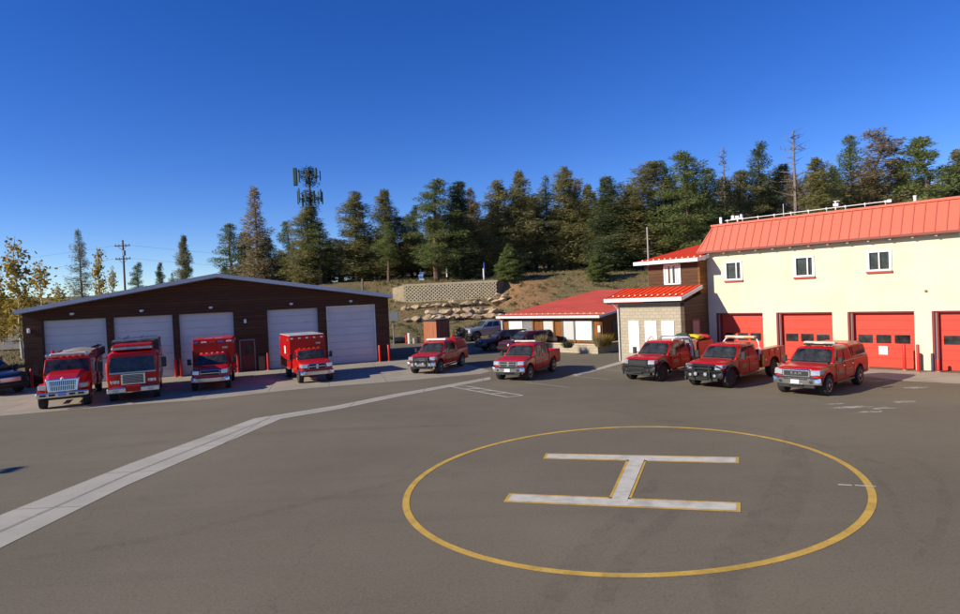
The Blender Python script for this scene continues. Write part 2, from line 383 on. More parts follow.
# valley gutter: two strips with a darker flow line
def strip(name, L, z, m, inset=0, w=None):
    s = MB(); n = len(L)
    for (a, b) in L: s.v += [(a[0], a[1], z), (b[0], b[1], z)]
    for i in range(n-1): s.f.append((2*i, 2*i+1, 2*i+3, 2*i+2))
    return tag(s.build(name, m, recalc=False), kind='structure')
GL_ = [(gp(-60,540),gp(-60,576)),(gp(0,515.5),gp(0,548.5)),(gp(128,464.5),gp(128,485)),(gp(254,418.7),gp(281,419)),(gp(335,406),gp(340,409)),(gp(390,395),gp(392,398)),(gp(440,386.3),gp(441,388.8)),(gp(490,377.2),gp(491,379.6))]
strip('valley_gutter', GL_, .008, GUT)
def lerp2(a, b, t): return (a[0]+(b[0]-a[0])*t, a[1]+(b[1]-a[1])*t)
FLOW = mat('damp_flow_line', (.27,.245,.19), .8, 0, .2, 6)
strip('gutter_flow_line', [(lerp2(a, b, .50), lerp2(a, b, .56)) for a, b in GL_], .012, FLOW)
strip('rear_gutter', [(gp(572,375),gp(576,376.2)),(gp(597,368.3),gp(602,369.3)),(gp(620,361.5),gp(627,362.2))], .008, GUT)
# helipad
cx, cy, ra, rb, th0 = 3.572, 15.485, 5.915, 5.168, math.atan2(-.6803, -.7329)
def ell(t, k):
    a, b = (ra+k)*math.cos(t), (rb+k)*math.sin(t)
    return (cx+a*math.cos(th0)-b*math.sin(th0), cy+a*math.sin(th0)+b*math.cos(th0))
s = MB(); NN = 160
for i in range(NN):
    t = 2*math.pi*i/NN; s.v += [(*ell(t, -.15), .006), (*ell(t, .01), .006)]
for i in range(NN): j = (i+1) % NN; s.f.append((2*i, 2*i+1, 2*j+1, 2*j))
tag(s.build('helipad_circle', YPAINT, recalc=False), kind='structure')
def grow(poly, d):   # outward offset of a convex quad, counter-clockwise or clockwise
    c = Vector((sum(p[0] for p in poly)/4, sum(p[1] for p in poly)/4)); out = []
    n = len(poly)
    for i in range(n):
        p, a, b = Vector(poly[i]), Vector(poly[i-1]), Vector(poly[(i+1) % n])
        e1, e2 = (p-a).normalized(), (b-p).normalized()
        n1, n2 = Vector((e1.y, -e1.x)), Vector((e2.y, -e2.x))
        if n1.dot(p-c) < 0: n1, n2 = -n1, -n2
        k = (n1+n2)/(1+n1.dot(n2)); out.append(tuple(p+k*d))
    return out
bars = [[(.50,14.48),(5.36,13.18),(5.14,12.66),(.35,13.93)], [(1.74,17.95),(6.78,16.65),(6.55,16.10),(1.60,17.41)], [(3.84,16.95),(4.35,16.80),(3.14,13.65),(2.64,13.70)]]
for i, b in enumerate(bars):
    sheet('helipad_letter_border', grow(b, .02) if i < 2 else b, .006, YPAINT)
inn = [grow(b, -.06) for b in bars]
inn[2] = [(3.965,17.06),(4.329,16.93),(3.025,13.55),(2.671,13.58)]
for i, b in enumerate(inn): sheet('helipad_letter', b, .010+.004*(i == 2), WPAINT)
def line(name, p, q, w, m, z=.006):
    p, q = Vector(p), Vector(q); n = Vector(((q-p).y, -(q-p).x)).normalized()*w/2
    return sheet(name, [tuple(p+n), tuple(q+n), tuple(q-n), tuple(p-n)], z, m)
line('painted_mark', gp(838,485), gp(852,485.8), .07, WPAINT, .012); line('painted_mark', gp(855,485.7), gp(876,487), .07, WPAINT, .012)
line('parking_line', gp(525,382.5), gp(568,387.3), .09, FPAINT); line('parking_line', gp(570,376), gp(610,379.6), .09, FPAINT); line('parking_line', gp(604,369.5), gp(622,371), .09, FPAINT)
A, B_, C_, D_ = gp(450,386.5), gp(508,397.3), gp(523,395.6), gp(467,386.3)
line('parking_line', A, B_, .09, WPAINT); line('parking_line', D_, C_, .09, WPAINT); line('parking_line', B_, C_, .09, WPAINT, .010); line('parking_line', A, D_, .09, WPAINT, .010)
for t in (.27, .50, .73): line('parking_line', lerp2(A, B_, t), lerp2(D_, C_, t), .13, WPAINT, .010)
line('parking_line', gp(0,394.5), gp(30,391.5), .1, FPAINT); line('parking_line', gp(-5,404), gp(16,401.5), .1, FPAINT)
SALT, n_, b_, v_ = newmat('faint_salt_bloom', .9)
b_.inputs['Base Color'].default_value = (.50,.46,.38, 1)
n_.links.new(ramp(n_, noise(n_, v_, 3.0, 6, .75, .8), .40, .62, 0, .85), b_.inputs['Alpha'])
for px, py, a, b in [(850,407.5,.9,.16),(884,408.5,.6,.12),(868,412,.7,.1),(905,402,.5,.15),(835,404,.5,.08),(915,388,.8,.16),(880,381,.6,.1)]:
    c0 = Vector(gp(px, py)); pts = []
    for k in range(14):
        t = 2*math.pi*k/14; q = Vector((a*math.cos(t), b*1.6*math.sin(t)))*rnd.uniform(.6, 1.15); q.rotate(Matrix.Rotation(R(-28), 2)) if False else None
        pts.append((c0.x+q.x, c0.y+q.y))
    sheet('salt_stain', pts, .005, SALT)
sheet('wash_apron', [gp(905,381), gp(965,384), (34,16.5), (25.6,25.5), (18.2,33.5), (16.9,32.2)], .004, CONC)
TM, n_, b_, v_ = newmat('tyre_rubber_mark', .9)
b_.inputs['Base Color'].default_value = (.070,.062,.048, 1)
n_.links.new(ramp(n_, noise(n_, v_, 2.2, 6, .75, .6), .42, .80, 0, .20), b_.inputs['Alpha'])
def arc_mark(P, w_, z):
    pts = [Vector(gp(*p)) for p in P]; L = []
    for i in range(len(pts)-1):
        for k in range(6):
            t = k/6; p0, p1, p2, p3 = pts[max(0,i-1)], pts[i], pts[i+1], pts[min(len(pts)-1,i+2)]
            L.append(.5*((2*p1)+(p2-p0)*t+(2*p0-5*p1+4*p2-p3)*t*t+(3*p1-p0-3*p2+p3)*t**3))
    L.append(pts[-1]); out = []
    for i, p in enumerate(L):
        d = (L[min(i+1,len(L)-1)]-L[max(i-1,0)]).normalized(); q = Vector((-d.y, d.x))*w_/2*math.sin(math.pi*(i+.4)/len(L))**.5; out.append((p+q, p-q))
    strip('tyre_mark', out, z, TM)
arc_mark([(655,478),(640,505),(600,540),(560,585),(520,640)], .55, .0155)
arc_mark([(690,500),(655,530),(615,575),(590,640)], .42, .0165)
arc_mark([(900,455),(930,470),(945,500),(940,530),(915,560)], .22, .0155)
arc_mark([(870,470),(890,495),(905,525),(925,545)], .20, .0165)
arc_mark([(790,425),(795,470),(770,520),(735,565),(728,620)], .9, .0155)
arc_mark([(60,455),(180,440),(330,430),(480,425)], .5, .0155)
arc_mark([(20,560),(150,540),(300,505),(450,470)], .35, .0165)
arc_mark([(560,400),(660,420),(760,430),(900,470)], .3, .0175)
# the road on the far left rise
strip('road', [((x, 74+.06*(x+40)), (x, 97+.10*(x+40))) for x in (-160,-120,-90,-70,-55,-40,-30,-24)], 0, ROADM)
o = COL.objects['road']
for v in o.data.vertices: v.co.z = zg(v.co.x, v.co.y)+.12
strip('road_line', [((x, 85+.08*(x+40)), (x, 85.5+.08*(x+40))) for x in (-160,-120,-90,-70,-55,-40,-30,-24)], 0, FPAINT)
o = COL.objects['road_line']
for v in o.data.vertices: v.co.z = zg(v.co.x, v.co.y)+.16
# distant hills
s = MB(); N = 90
for k, (dist, hgt) in enumerate(((1500, 0), (1700, 1))):
    pass
for i in range(N+1):
    a = R(35+ (i/N)*145); h = 30+14*math.sin(i*.31)+8*math.sin(i*.83+1)+5*math.sin(i*1.9)
    if i > 62: h += 10*math.sin((i-62)*.15)
    s.v += [(1100*math.cos(a), 1100*math.sin(a), 0), (1400*math.cos(a), 1400*math.sin(a), h), (1900*math.cos(a), 1900*math.sin(a), h*.7)]
for i in range(N):
    for k in range(2): s.f.append((3*i+k, 3*i+3+k, 3*i+4+k, 3*i+1+k))
tag(s.build('hills', mat('far_forest', (.045,.055,.045), .95, 0, .3, .02), smooth=True), kind='structure')

# ------------------------------------------------------------------ fire station garage (left)
GA = empty('fire_garage', (-28.82, 40.70, 0), .30)
tag(GA, 'wide dark brown wooden garage with a low gable roof and five pale grey doors', 'garage')
X0, X1, HE, XR, HR = -1.06, 22.83, 4.80, 10.9, 6.75
doors = [(0, 3.79), (4.09, 7.86), (8.14, 11.8), (13.97, 17.62), (18.2, 21.8)]
DH = 4.36; DEP = 10.3
def roofz(x): return HE + (HR-HE)*(1-abs(x-XR)/(XR-X0 if x < XR else X1-XR))
s = MB()
# front wall as columns between doors, with lintels up to the gable
edges = [X0] + [e for d in doors for e in d] + [X1]
edges.insert(7, 12.05); edges.insert(8, 13.12)   # personnel door
edges.append(XR); edges = sorted(set(edges))
for a, b in zip(edges, edges[1:]):
    mid = (a+b)/2; z0 = 0
    if any(d[0] <= mid <= d[1] for d in doors): z0 = DH
    elif 12.05 <= mid <= 13.12: z0 = 2.25
    s.hexa([(a,0,z0),(b,0,z0),(b,0,roofz(b)),(a,0,roofz(a))], [(a,.3,z0),(b,.3,z0),(b,.3,roofz(b)),(a,.3,roofz(a))])
s.box(X0, X0+.25, .3, DEP, 0, HE).box(X1-.25, X1, .3, DEP, 0, HE)
s.hexa([(X0,DEP-.2,0),(X1,DEP-.2,0),(X1,DEP-.2,HE),(X0,DEP-.2,HE)], [(X0,DEP,0),(X1,DEP,0),(X1,DEP,HE),(X0,DEP,HE)])
s.build('wall', WOOD_DARK, GA)
OV, RT = 1.05, .24
s = MB()
for a, b in ((X0-.05, XR), (XR, X1+.2)):
    za, zb = roofz(max(a, X0))-(.05*.16 if a < X0 else 0), roofz(min(b, X1))-(.2*.16 if b > X1 else 0)
    s.hexa([(a,-OV,za),(b,-OV,zb),(b,-OV,zb+RT),(a,-OV,za+RT)], [(a,DEP+.4,za),(b,DEP+.4,zb),(b,DEP+.4,zb+RT),(a,DEP+.4,za+RT)])
s.build('roof', GALV, GA)
s = MB()
for a, b in ((X0-.06, XR), (XR, X1+.21)):
    za, zb = roofz(max(a, X0))-(.05*.16 if a < X0 else 0), roofz(min(b, X1))-(.2*.16 if b > X1 else 0)
    s.hexa([(a,-OV-.03,za+.02),(b,-OV-.03,zb+.02),(b,-OV-.03,zb+RT+.04),(a,-OV-.03,za+RT+.04)], [(a,-OV,za+.02),(b,-OV,zb+.02),(b,-OV,zb+RT+.04),(a,-OV,za+RT+.04)])
s.build('fascia', mat('fascia_blue_grey', (.36,.39,.46), .5, .1, .05, 1.5), GA)
for i, (a, b) in enumerate(doors):
    s = MB(); n = 8
    for k in range(n): s.box(a+.03, b-.03, .26, .31, .01+k*DH/n+.008, .01+(k+1)*DH/n-.008)
    s.box(a+.03, b-.03, .31, .36, .01, DH)
    d = s.build('overhead_door', GREYDOOR, GA, bevel=.006)
    s = MB().box(a-.002, a+.06, .02, .30, 0, DH-.06).box(b-.06, b+.002, .02, .30, 0, DH-.06).box(a-.002, b+.002, .02, .30, DH-.06, DH)
    s.build('door_frame', WHITE if i == 4 else mat('brown_jamb', (.05,.028,.018), .7), d)  # last door's frame is white: sunlight on the jamb put into its colour
    cx_ = {0:1.81, 1:5.95, 2:10.32, 3:15.74, 4:20.02}[i]
    s = MB().box(cx_-.12, cx_+.12, -.2, .0, 4.64, 4.75).box(cx_-.09, cx_+.09, -.24, -.06, 4.60, 4.65)
    s.build('wall_lamp', WHITE, GA, bevel=.02)
if True:
    d = BX('personnel_door', mat('dark_red_door_paint', (.16,.018,.014), .5), GA, 12.13, 13.04, .12, .18, .02, 2.2)
    s = MB().box(12.42, 12.85, .09, .12, 1.2, 1.95); s.build('window', DARKGLASS, d)
    MB().bar((12.22,.06,1.0), (12.34,.06,1.0), .02).build('handle', CHROME, d)
    MB().box(12.05,12.13,-.03,.2,0,2.27).box(13.04,13.12,-.03,.2,0,2.27).box(12.05,13.12,-.03,.2,2.2,2.29).build('door_frame', mat('grey_door_trim', (.22,.19,.17), .6), GA)
    BX('wall_sconce', WHITE, GA, 12.45, 12.62, -.16, 0, 3.45, 3.75, bevel=.03)
    BX('wall_sconce', WHITE, GA, -.78, -.62, -.16, 0, 3.55, 3.85, bevel=.03)
    BX('gas_meter_cabinet', mat('tan_cabinet', (.16,.12,.08), .7), GA, 13.3, 13.75, -.3, 0, 0, 1.05, bevel=.02)
def loc_pt(o, x, y, z=0):
    a = o.rotation_euler.z; return (o.location.x + x*math.cos(a) - y*math.sin(a), o.location.y + x*math.sin(a) + y*math.cos(a), z)
bl = None
wherel = [(-.55,'red bollard at the left corner of the brown garage'), (3.78,'red bollard behind the conventional fire engine at the first door post'), (7.93,'left red bollard of the pair between second and third garage doors'),
          (8.26,'right red bollard of the pair between second and third garage doors'), (11.93,'red bollard left of the dark red personnel door'), (13.95,'red bollard between the meter cabinet and the fourth garage door'),
          (17.9,'red bollard hidden partly by the square ambulance between the last two doors'), (21.93,'left red bollard of the pair right of the last garage door'), (22.62,'red bollard at the right corner of the brown garage')]
def bollard(p, r, h, label, group, src=None):
    o = empty('bollard', p); tag(o, label, 'bollard', group)
    if src is None:
        MB().lathe([(r,0),(r,h-.03),(r*.8,h),(.01,h+.015)], axis='Z', n=14).build('post', REDPOST, o, smooth=True)
        MB().lathe([(r*1.5,0),(r*1.5,.03),(r,.04)], axis='Z', n=14).build('collar', CONC, o, smooth=True)
    else:
        for ch in src.children: c = ch.copy(); c.parent = o; COL.objects.link(c)
    return o
for x, lb in wherel: bl = bollard(loc_pt(GA, x, -.5), .085, 1.25, lb, 'red bollards in front of the brown garage', bl)

# ------------------------------------------------------------------ cream two-storey station (right)
RO, RA = (14.465, 38.038, 0), -.8109
ST = empty('fire_station', RO, RA)
tag(ST, 'cream stucco two storey fire station with salmon red mansard roof and red overhead doors', 'building')
S1 = 26.0; WZ = 6.78
rd = [(0,2.8),(3.55,6.47),(7.2,10.16),(10.87,13.83),(14.6,17.55),(18.3,21.2)]
RDH = 2.92
wins = [(.69,1.67,4.93,5.98),(4.66,5.63,4.93,5.98),(8.23,9.24,5.03,6.0)]
s = MB()
ed = sorted(set([-.48, S1]+[e for d in rd for e in d]+[e for q in wins for e in q[:2]]))
for a, b in zip(ed, ed[1:]):
    mid = (a+b)/2; z0 = RDH if any(d[0] <= mid <= d[1] for d in rd) else 0
    wv = [q for q in wins if q[0] <= mid <= q[1]]
    if wv: s.box(a, b, 0, .3, z0, wv[0][2]); s.box(a, b, 0, .3, wv[0][3], WZ)
    else: s.box(a, b, 0, .3, z0, WZ)
s.box(-.48, -.18, .3, 12, 0, WZ).box(-.18, S1, 11.7, 12, 0, WZ).box(S1-.3, S1, .3, 11.7, 0, WZ).box(-.18, S1-.3, .3, 11.7, 6.2, 6.4)
s.build('wall', STUCCO, ST)
# shallow expansion joints
s = MB()
for a in (-.0,): pass
for k, (a, b) in enumerate(rd):
    s = MB(); n = 6
    for j in range(n): s.box(a+.24, b-.03, .30, .34, .01+j*RDH/n+.006, .01+(j+1)*RDH/n-.006)
    # fine horizontal ribs pressed in the panels
    for j in range(24):
        z = .06+j*RDH/24
        if not 1.2 < z < 1.75: s.box(a+.26, b-.05, .292, .30, z, z+.03)
    s.box(a+.24, b-.03, .34, .38, .01, RDH)
    d = s.build('overhead_door', REDDOOR, ST)
    wd = (b-a-.5)/3
    for j in range(3): BX('window', DARKGLASS, d, a+.40+j*wd, a+.40+j*wd+wd-.16, .282, .292, 1.27, 1.70)
    MB().box(a, a+.10, .01, .4, 0, RDH).box(a+.17, a+.24, .12, .4, 0, RDH).box(b-.03, b, .1, .4, 0, RDH).box(a, b, .06, .4, RDH-.07, RDH).build('door_frame', REDFRAME, ST)
    BX('door_track', mat('grey_seal', (.30,.27,.25), .7), ST, a+.10, a+.17, .10, .4, 0, RDH-.07)
    if k == 2:
        BX('notice_board', WHITE, ST, 8.52, 8.92, .265, .282, .68, 1.12, label='white notice sheet on the third red door')
for (a, b, z0, z1) in wins:
    fr = MB().box(a-.05,a+.07,-.04,.14,z0,z1).box(b-.07,b+.05,-.04,.14,z0,z1).box(a-.05,b+.05,-.045,.14,z0-.04,z0+.05).box(a-.05,b+.05,-.045,.14,z1-.05,z1+.04).box(a+(b-a)*(.68 if a < 8 else .5)-.03,a+(b-a)*(.68 if a < 8 else .5)+.03,-.04,.14,z0,z1).build('window_frame', WHITE, ST)
    BX('pane', DARKGLASS, fr, a+.07, b-.07, .08, .10, z0+.05, z1-.05)
    BX('blind', mat('pale_green_blind', (.28,.34,.30), .7), fr, a+.05, b-.05, .13, .15, z0+(.25 if a > 8 else .0), z1)
    BX('window_sill', mat('brick_red_sill', (.42,.07,.05), .7), fr, a-.07, b+.07, -.10, 0, z0-.14, z0-.04)
# mansard
s = MB(); m0, m1 = -.92, S1; zb, zt = 6.72, 8.28
s.hexa([(m0,-.42,zb),(m1,-.42,zb),(m1,11.9,zb),(m0,11.9,zb)], [(-.25,.45,zt),(m1,.45,zt),(m1,11.5,zt),(-.25,11.5,zt)])
mn = s.build('mansard_roof', SALMON, ST)
s = MB(); k = 0; x = m0+.12
while x < m1:
    xt = max(x, -.2) if x < -.2 else x
    s.hexa([(x-.022,-.455,zb),(x+.022,-.455,zb),(x+.022,-.415,zb),(x-.022,-.415,zb)], [(xt-.022,.415,zt),(xt+.022,.415,zt),(xt+.022,.455,zt),(xt-.022,.455,zt)]); x += .46
s.build('standing_seam', SEAM, mn)
MB().box(-.32, m1, .36, .62, zt-.03, zt+.09).build('ridge_cap', SALMON, mn)
MB().box(m0-.02, m1, -.46, -.40, zb-.10, zb+.02).build('fascia', mat('maroon_fascia', (.22,.05,.035), .6), ST)
MB().box(m0, m1, -.40, 0, zb-.06, zb-.012).build('soffit', mat('brown_soffit', (.10,.07,.05), .8), ST)
x = -.2
while x < m1:
    MB().box(x-.05, x+.05, -.34, 0, zb-.20, zb-.07).build('rafter_end', mat('tan_corbel', (.50,.42,.29), .8), ST); x += .95
s = MB(); s.bar((.55,.5,zt+.26), (9.15,.5,zt+.26), .022)
x = .7
while x < 9.2: s.bar((x,.5,zt), (x,.5,zt+.26), .016); s.box(x-.035,x+.035,.46,.54,zt+.21,zt+.31); x += .92
s.box(9.05,9.25,.44,.56,zt+.19,zt+.33)
s.build('conduit_rail', WHITE, ST)
def roof_gear(name, s, label, cat):
    o = s.build(name, WHITE, None); o.location = RO; o.rotation_euler = (0,0,RA); tag(o, label, cat)
roof_gear('camera_mount', MB().box(.15,.28,.6,.72,zt+.14,zt+.52).bar((.21,.66,zt+.05),(.21,.66,zt+.2),.03), 'small white box on a stub at the left end of the mansard roof', 'antenna')
roof_gear('camera_cluster', MB().box(.85,1.0,.7,.85,zt+.30,zt+.55).box(1.1,1.3,.7,.85,zt+.38,zt+.5).box(1.4,1.5,.7,.85,zt+.32,zt+.56).bar((.8,.77,zt+.34),(1.55,.77,zt+.34),.03).bar((1.2,.77,zt+.05),(1.2,.77,zt+.4),.04), 'cluster of small white cameras at the left end of the roof rail', 'camera')
roof_gear('whip_antenna', MB().bar((3.9,.7,zt),(3.9,.7,zt+.85),.014), 'thin whip antenna standing behind the roof rail', 'antenna')
roof_gear('roof_camera', MB().box(6.5,6.75,.66,.8,zt+.35,zt+.5).bar((6.6,.73,zt),(6.6,.73,zt+.62),.03).bar((6.5,.73,zt+.62),(6.8,.73,zt+.62),.02), 'white camera on a short mast midway along the roof rail', 'camera')
roof_gear('vent_stub', MB().lathe([(.07,zt),(.07,zt+.32),(.09,zt+.33),(.09,zt+.4)], (10.2,.75,0), 'Z', 12), 'short white vent pipe right of the end of the roof rail', 'vent')
BX('light_bracket', mat('rusty_bracket', (.25,.12,.07), .8), ST, 10.62, 10.72, -.06, 0, 3.85, 3.95)
bl = None
for (sx, sy, h, lb) in [(9.78,-.42,1.3,'tall red bollard in front of the third red door, beside the white notice'), (10.45,-.95,1.35,'tallest red bollard on the concrete between third and fourth red doors'), (11.15,-.45,.62,'short red bollard before the right hand red door')]:
    bl = bollard(loc_pt(ST, sx, sy), .07, h, lb, 'red bollards in front of the cream station', None)
BX('standpipe', mat('brown_pipe', (.06,.035,.02), .6), ST, 10.30, 10.42, -.18, -.02, 0, .85, bevel=.02)

# ------------------------------------------------------------------ block and timber wing
WG = empty('station_wing', RO, RA)
tag(WG, 'tan block annex with white boards and a dark timber upper storey under bright red roofs', 'building')
s = MB().box(-5.05,-.48,-3.0,-2.75,0,3.72).box(-5.05,-4.8,-2.75,1.5,0,3.72)
s.build('block_wall', BLOCK, WG)
s = MB().hexa([(-.73,-3.003,0),(-.478,-3.003,0),(-.478,-3.003,3.7),(-.73,-3.003,3.7)], [(-.73,-.02,0),(-.478,-.02,0),(-.478,-.02,4.35),(-.73,-.02,4.35)])
s.build('side_wall', plank_mat('shaded_block_courses', ((.085,.055,.036), (.11,.07,.045), (.06,.04,.028)), .2), WG)  # same block wall, coloured dark brown for the shade on this face
for a, b in ((-4.31,-3.55),(-3.14,-2.33),(-2.0,-1.17)):
    p_ = BX('board_panel', OFFWHITE, WG, a, b, -3.04, -3.0, .62, 2.63)
s = MB(); c0 = (-2.72, -3.05, 1.42)
for (dx, dz), (ex, ez) in zip(((0,.3),(.27,0),(0,-.3),(-.27,0)), ((.27,0),(0,-.3),(-.27,0),(0,.3))): s.bar((c0[0]+dx,c0[1],c0[2]+dz), (c0[0]+ex,c0[1],c0[2]+ez), .028, 4)
s.bar((c0[0]-.13,c0[1],c0[2]+.15),(c0[0]+.13,c0[1],c0[2]-.15),.014,4).bar((c0[0]+.13,c0[1],c0[2]+.15),(c0[0]-.13,c0[1],c0[2]-.15),.014,4)
s.build('hazard_diamond', mat('faded_red_print', (.62,.25,.20), .7), WG)
fr = BX('side_window', mat('maroon_window_frame', (.20,.05,.045), .6), WG, -.476, -.44, -2.2, -1.25, 1.5, 2.65)
BX('pane', mat('pinkish_blind', (.30,.20,.18), .6), fr, -.442, -.43, -2.1, -1.35, 1.6, 2.55)
def sloped_roof(name, x0, x1, y0, y1, z0, z1, th, m, parent, seams=.4, seam_m=None, fascia=WHITE, fh=.2, bits=True, sh=.045):
    s = MB().hexa([(x0,y0,z0-th),(x1,y0,z0-th),(x1,y0,z0),(x0,y0,z0)], [(x0,y1,z1-th),(x1,y1,z1-th),(x1,y1,z1),(x0,y1,z1)])
    r = s.build(name, m, parent); s = MB(); x = x0+.03
    while x < x1:
        s.hexa([(x-.015,y0,z0),(x+.015,y0,z0),(x+.015,y0,z0+sh),(x-.015,y0,z0+sh)], [(x-.015,y1,z1),(x+.015,y1,z1),(x+.015,y1,z1+sh),(x-.015,y1,z1+sh)]); x += seams
    s.build('standing_seam', seam_m or m, r)
    if fascia:
        s = MB().box(x0-.03, x1+.03, y0-.10, y0-.003, z0-fh, z0+.02)
        s.hexa([(x1+.003,y0,z0-fh),(x1+.04,y0,z0-fh),(x1+.04,y0,z0+.02),(x1+.003,y0,z0+.02)], [(x1+.003,y1,z1-fh),(x1+.04,y1,z1-fh),(x1+.04,y1,z1+.02),(x1+.003,y1,z1+.02)])
        s.build('gutter', fascia, r)
    if bits:
        s = MB(); x = x0+.25; t = .9/(y1-y0)
        while x < x1-.1:
            yy, zz = y0+.55, z0+(z1-z0)*.55/(y1-y0)
            s.hexa([(x-.045,yy,zz),(x+.045,yy,zz),(x+.045,yy+.02,zz+.07),(x-.045,yy+.02,zz+.07)], [(x-.045,yy+.05,zz),(x+.045,yy+.05,zz),(x+.045,yy+.05,zz+.07),(x-.045,yy+.05,zz+.07)]); x += seams
        s.build('snow_guard', mat('pale_snow_guard', (.62,.45,.25), .5), r)
    return r
sloped_roof('lower_roof', -5.67, -.36, -3.5, -.97, 4.05, 4.68, .08, RED_ROOF, WG)
MB().box(-5.6,-.5,-3.42,-3.0,3.70,3.78).build('soffit', mat('dark_soffit', (.03,.02,.015), .8), WG)
MB().box(-4.02,-.48,-.95,-.75,4.45,6.12).box(-4.02,-3.8,-.75,5,4.3,6.12).box(-.68,-.476,-.96,-.02,4.3,6.3).build('timber_wall', WOOD_BR, WG)
MB().box(-.60,-.468,-.97,-.03,4.2,6.4).build('corner_boards', plank_mat('orange_lap_boards', ((.30,.12,.025),(.18,.07,.018),(.06,.03,.015)), .22), WG)
fr = MB().box(-2.88,-2.80,-1.0,-.94,4.82,6.06).box(-1.80,-1.72,-1.0,-.94,4.82,6.06).box(-2.88,-1.72,-1.0,-.94,4.80,4.88).box(-2.88,-1.72,-1.0,-.94,5.99,6.08).box(-2.33,-2.27,-1.0,-.94,4.88,6.0).build('window_frame', WHITE, WG)
BX('pane', DARKGLASS, fr, -2.8, -1.8, -.962, -.952, 4.88, 5.99)
s = MB()
for k in range(9):
    if k not in (2, 5): s.box(-2.78+k*.11, -2.70+k*.11, -.967, -.963, 4.9, 5.97)
s.build('curtain', OFFWHITE, fr)
sloped_roof('upper_roof', -4.66, -.30, -1.5, 8.0, 6.33, 7.80, .08, RED_ROOF, WG, sh=.016)
MB().hexa([(-.30,-.95,6.2),(-.32,-.95,6.2),(-.32,-.95,6.35),(-.30,-.95,6.35)],[(-.30,-.5,6.2),(-.32,-.5,6.2),(-.32,-.5,6.45),(-.30,-.5,6.45)]).build('rake_trim', WHITE, WG)
MB().bar((-5.15,-3.4,3.75),(-5.0,-3.1,3.4),.04).bar((-5.0,-3.1,3.4),(-5.0,-3.08,.1),.04).build('downspout', WHITE, WG)
# service mast behind the wing
q = at(648, 250, 50)
s = MB().bar((q.x,q.y,0),(q.x,q.y,at(648,227,50).z),.09,8,.06); s.bar((q.x-.35,q.y,7.6),(q.x+.35,q.y,7.6),.02)
tag(s.build('flag_pole', mat('pale_grey_pole', (.35,.33,.32), .5)), 'bare pale grey pole rising behind the timber upper storey', 'pole')

# ------------------------------------------------------------------ low red-roofed building
LBo = at(598, 317, 47.5)
LW = empty('low_building', (LBo.x, LBo.y, 0), RA)
tag(LW, 'long low building with a shallow red metal roof and orange timber front behind planter', 'building')
Lz = 2.70
MB().box(-10.6,-.02,.5,.75,.3,2.6).box(-10.6,-10.35,.75,15,.3,2.6).build('wall', WOOD_OR, LW)
MB().hexa([(-.25,.5,.3),(0,.5,.3),(0,.5,2.55),(-.25,.5,2.55)], [(-.25,15,.3),(0,15,.3),(0,15,4.5),(-.25,15,4.5)]).build('gable_wall', WOOD_OR, LW)
MB().box(-10.65,.03,.46,.8,0,.55).box(-.28,.03,.8,15,0,.55).build('plinth', TANBLK, LW)
sloped_roof('roof', -10.95, .15, 0, 15, Lz, Lz+1.95, .10, RED_ROOF2, LW, .32, mat('low_roof_seam', (.45,.07,.05), .6), sh=.010, bits=False, fh=.16)
MB().hexa([(-10.95,15,Lz+1.85),(.15,15,Lz+1.85),(.15,15,Lz+1.95),(-10.95,15,Lz+1.95)], [(-10.95,26,Lz+.6),(.15,26,Lz+.6),(.15,26,Lz+.7),(-10.95,26,Lz+.7)]).build('rear_roof', RED_ROOF2, LW)
s = MB(); x = -10.7
while x < .1:
    yy, zz = .9, Lz+1.95*.9/15; s.hexa([(x-.05,yy,zz),(x+.05,yy,zz),(x+.05,yy+.02,zz+.08),(x-.05,yy+.02,zz+.08)], [(x-.05,yy+.06,zz),(x+.05,yy+.06,zz),(x+.05,yy+.06,zz+.08),(x-.05,yy+.06,zz+.08)]); x += .62
s.hexa([(-10.7,.96,Lz+.135),(0,.96,Lz+.135),(0,.96,Lz+.155),(-10.7,.96,Lz+.155)],[(-10.7,.90,Lz+.13),(0,.90,Lz+.13),(0,.90,Lz+.15),(-10.7,.90,Lz+.15)])
s.build('snow_guard', MATS['pale_snow_guard'], LW)
MB().box(-10.7,.0,.15,.5,2.42,2.52).build('soffit', mat('tan_soffit', (.20,.11,.05), .8), LW)
# board panels between orange piers, measured along the front
def onfront(px): # distance along the wall of the pixel column px
    o = Vector((LBo.x, LBo.y)) + .5*Vector((-math.sin(RA), math.cos(RA))); r = ray(px, 330); n = Vector((-math.sin(RA), math.cos(RA)))
    t = n.dot(o)/n.dot(Vector((r.x, r.y))); p = Vector((r.x*t, r.y*t))-o; return p.dot(Vector((math.cos(RA), math.sin(RA))))
for a, b, m in ((509.5,523,OFFWHITE),(524,533,ALU),(544,553.5,mat('bluish_board', (.50,.52,.50), .6)),(564,574,MATS['bluish_board']),(576,592,OFFWHITE)):
    BX('window_board', m, LW, onfront(a), onfront(b), .44, .50, .75, 2.28)
for a in (508.5, 534, 543, 554.5, 563, 575, 593): BX('pilaster', mat('grey_post', (.18,.15,.12), .7) if a > 560 else WOOD_OR, LW, onfront(a)-.05, onfront(a)+.05, .42, .5, .5, 2.42)
BX('gable_window', DARKGLASS, LW, .0, .03, 1.8, 3.0, 1.0, 2.2); BX('gable_window', mat('grey_blind', (.2,.22,.23), .6), LW, .0, .03, 4.2, 5.6, 1.0, 2.3)
BX('meter_box', WHITE, LW, -.35, -.12, .38, .5, 1.4, 1.9); BX('gutter_spout', WHITE, LW, -10.72, -10.64, .3, .5, .3, 2.5)
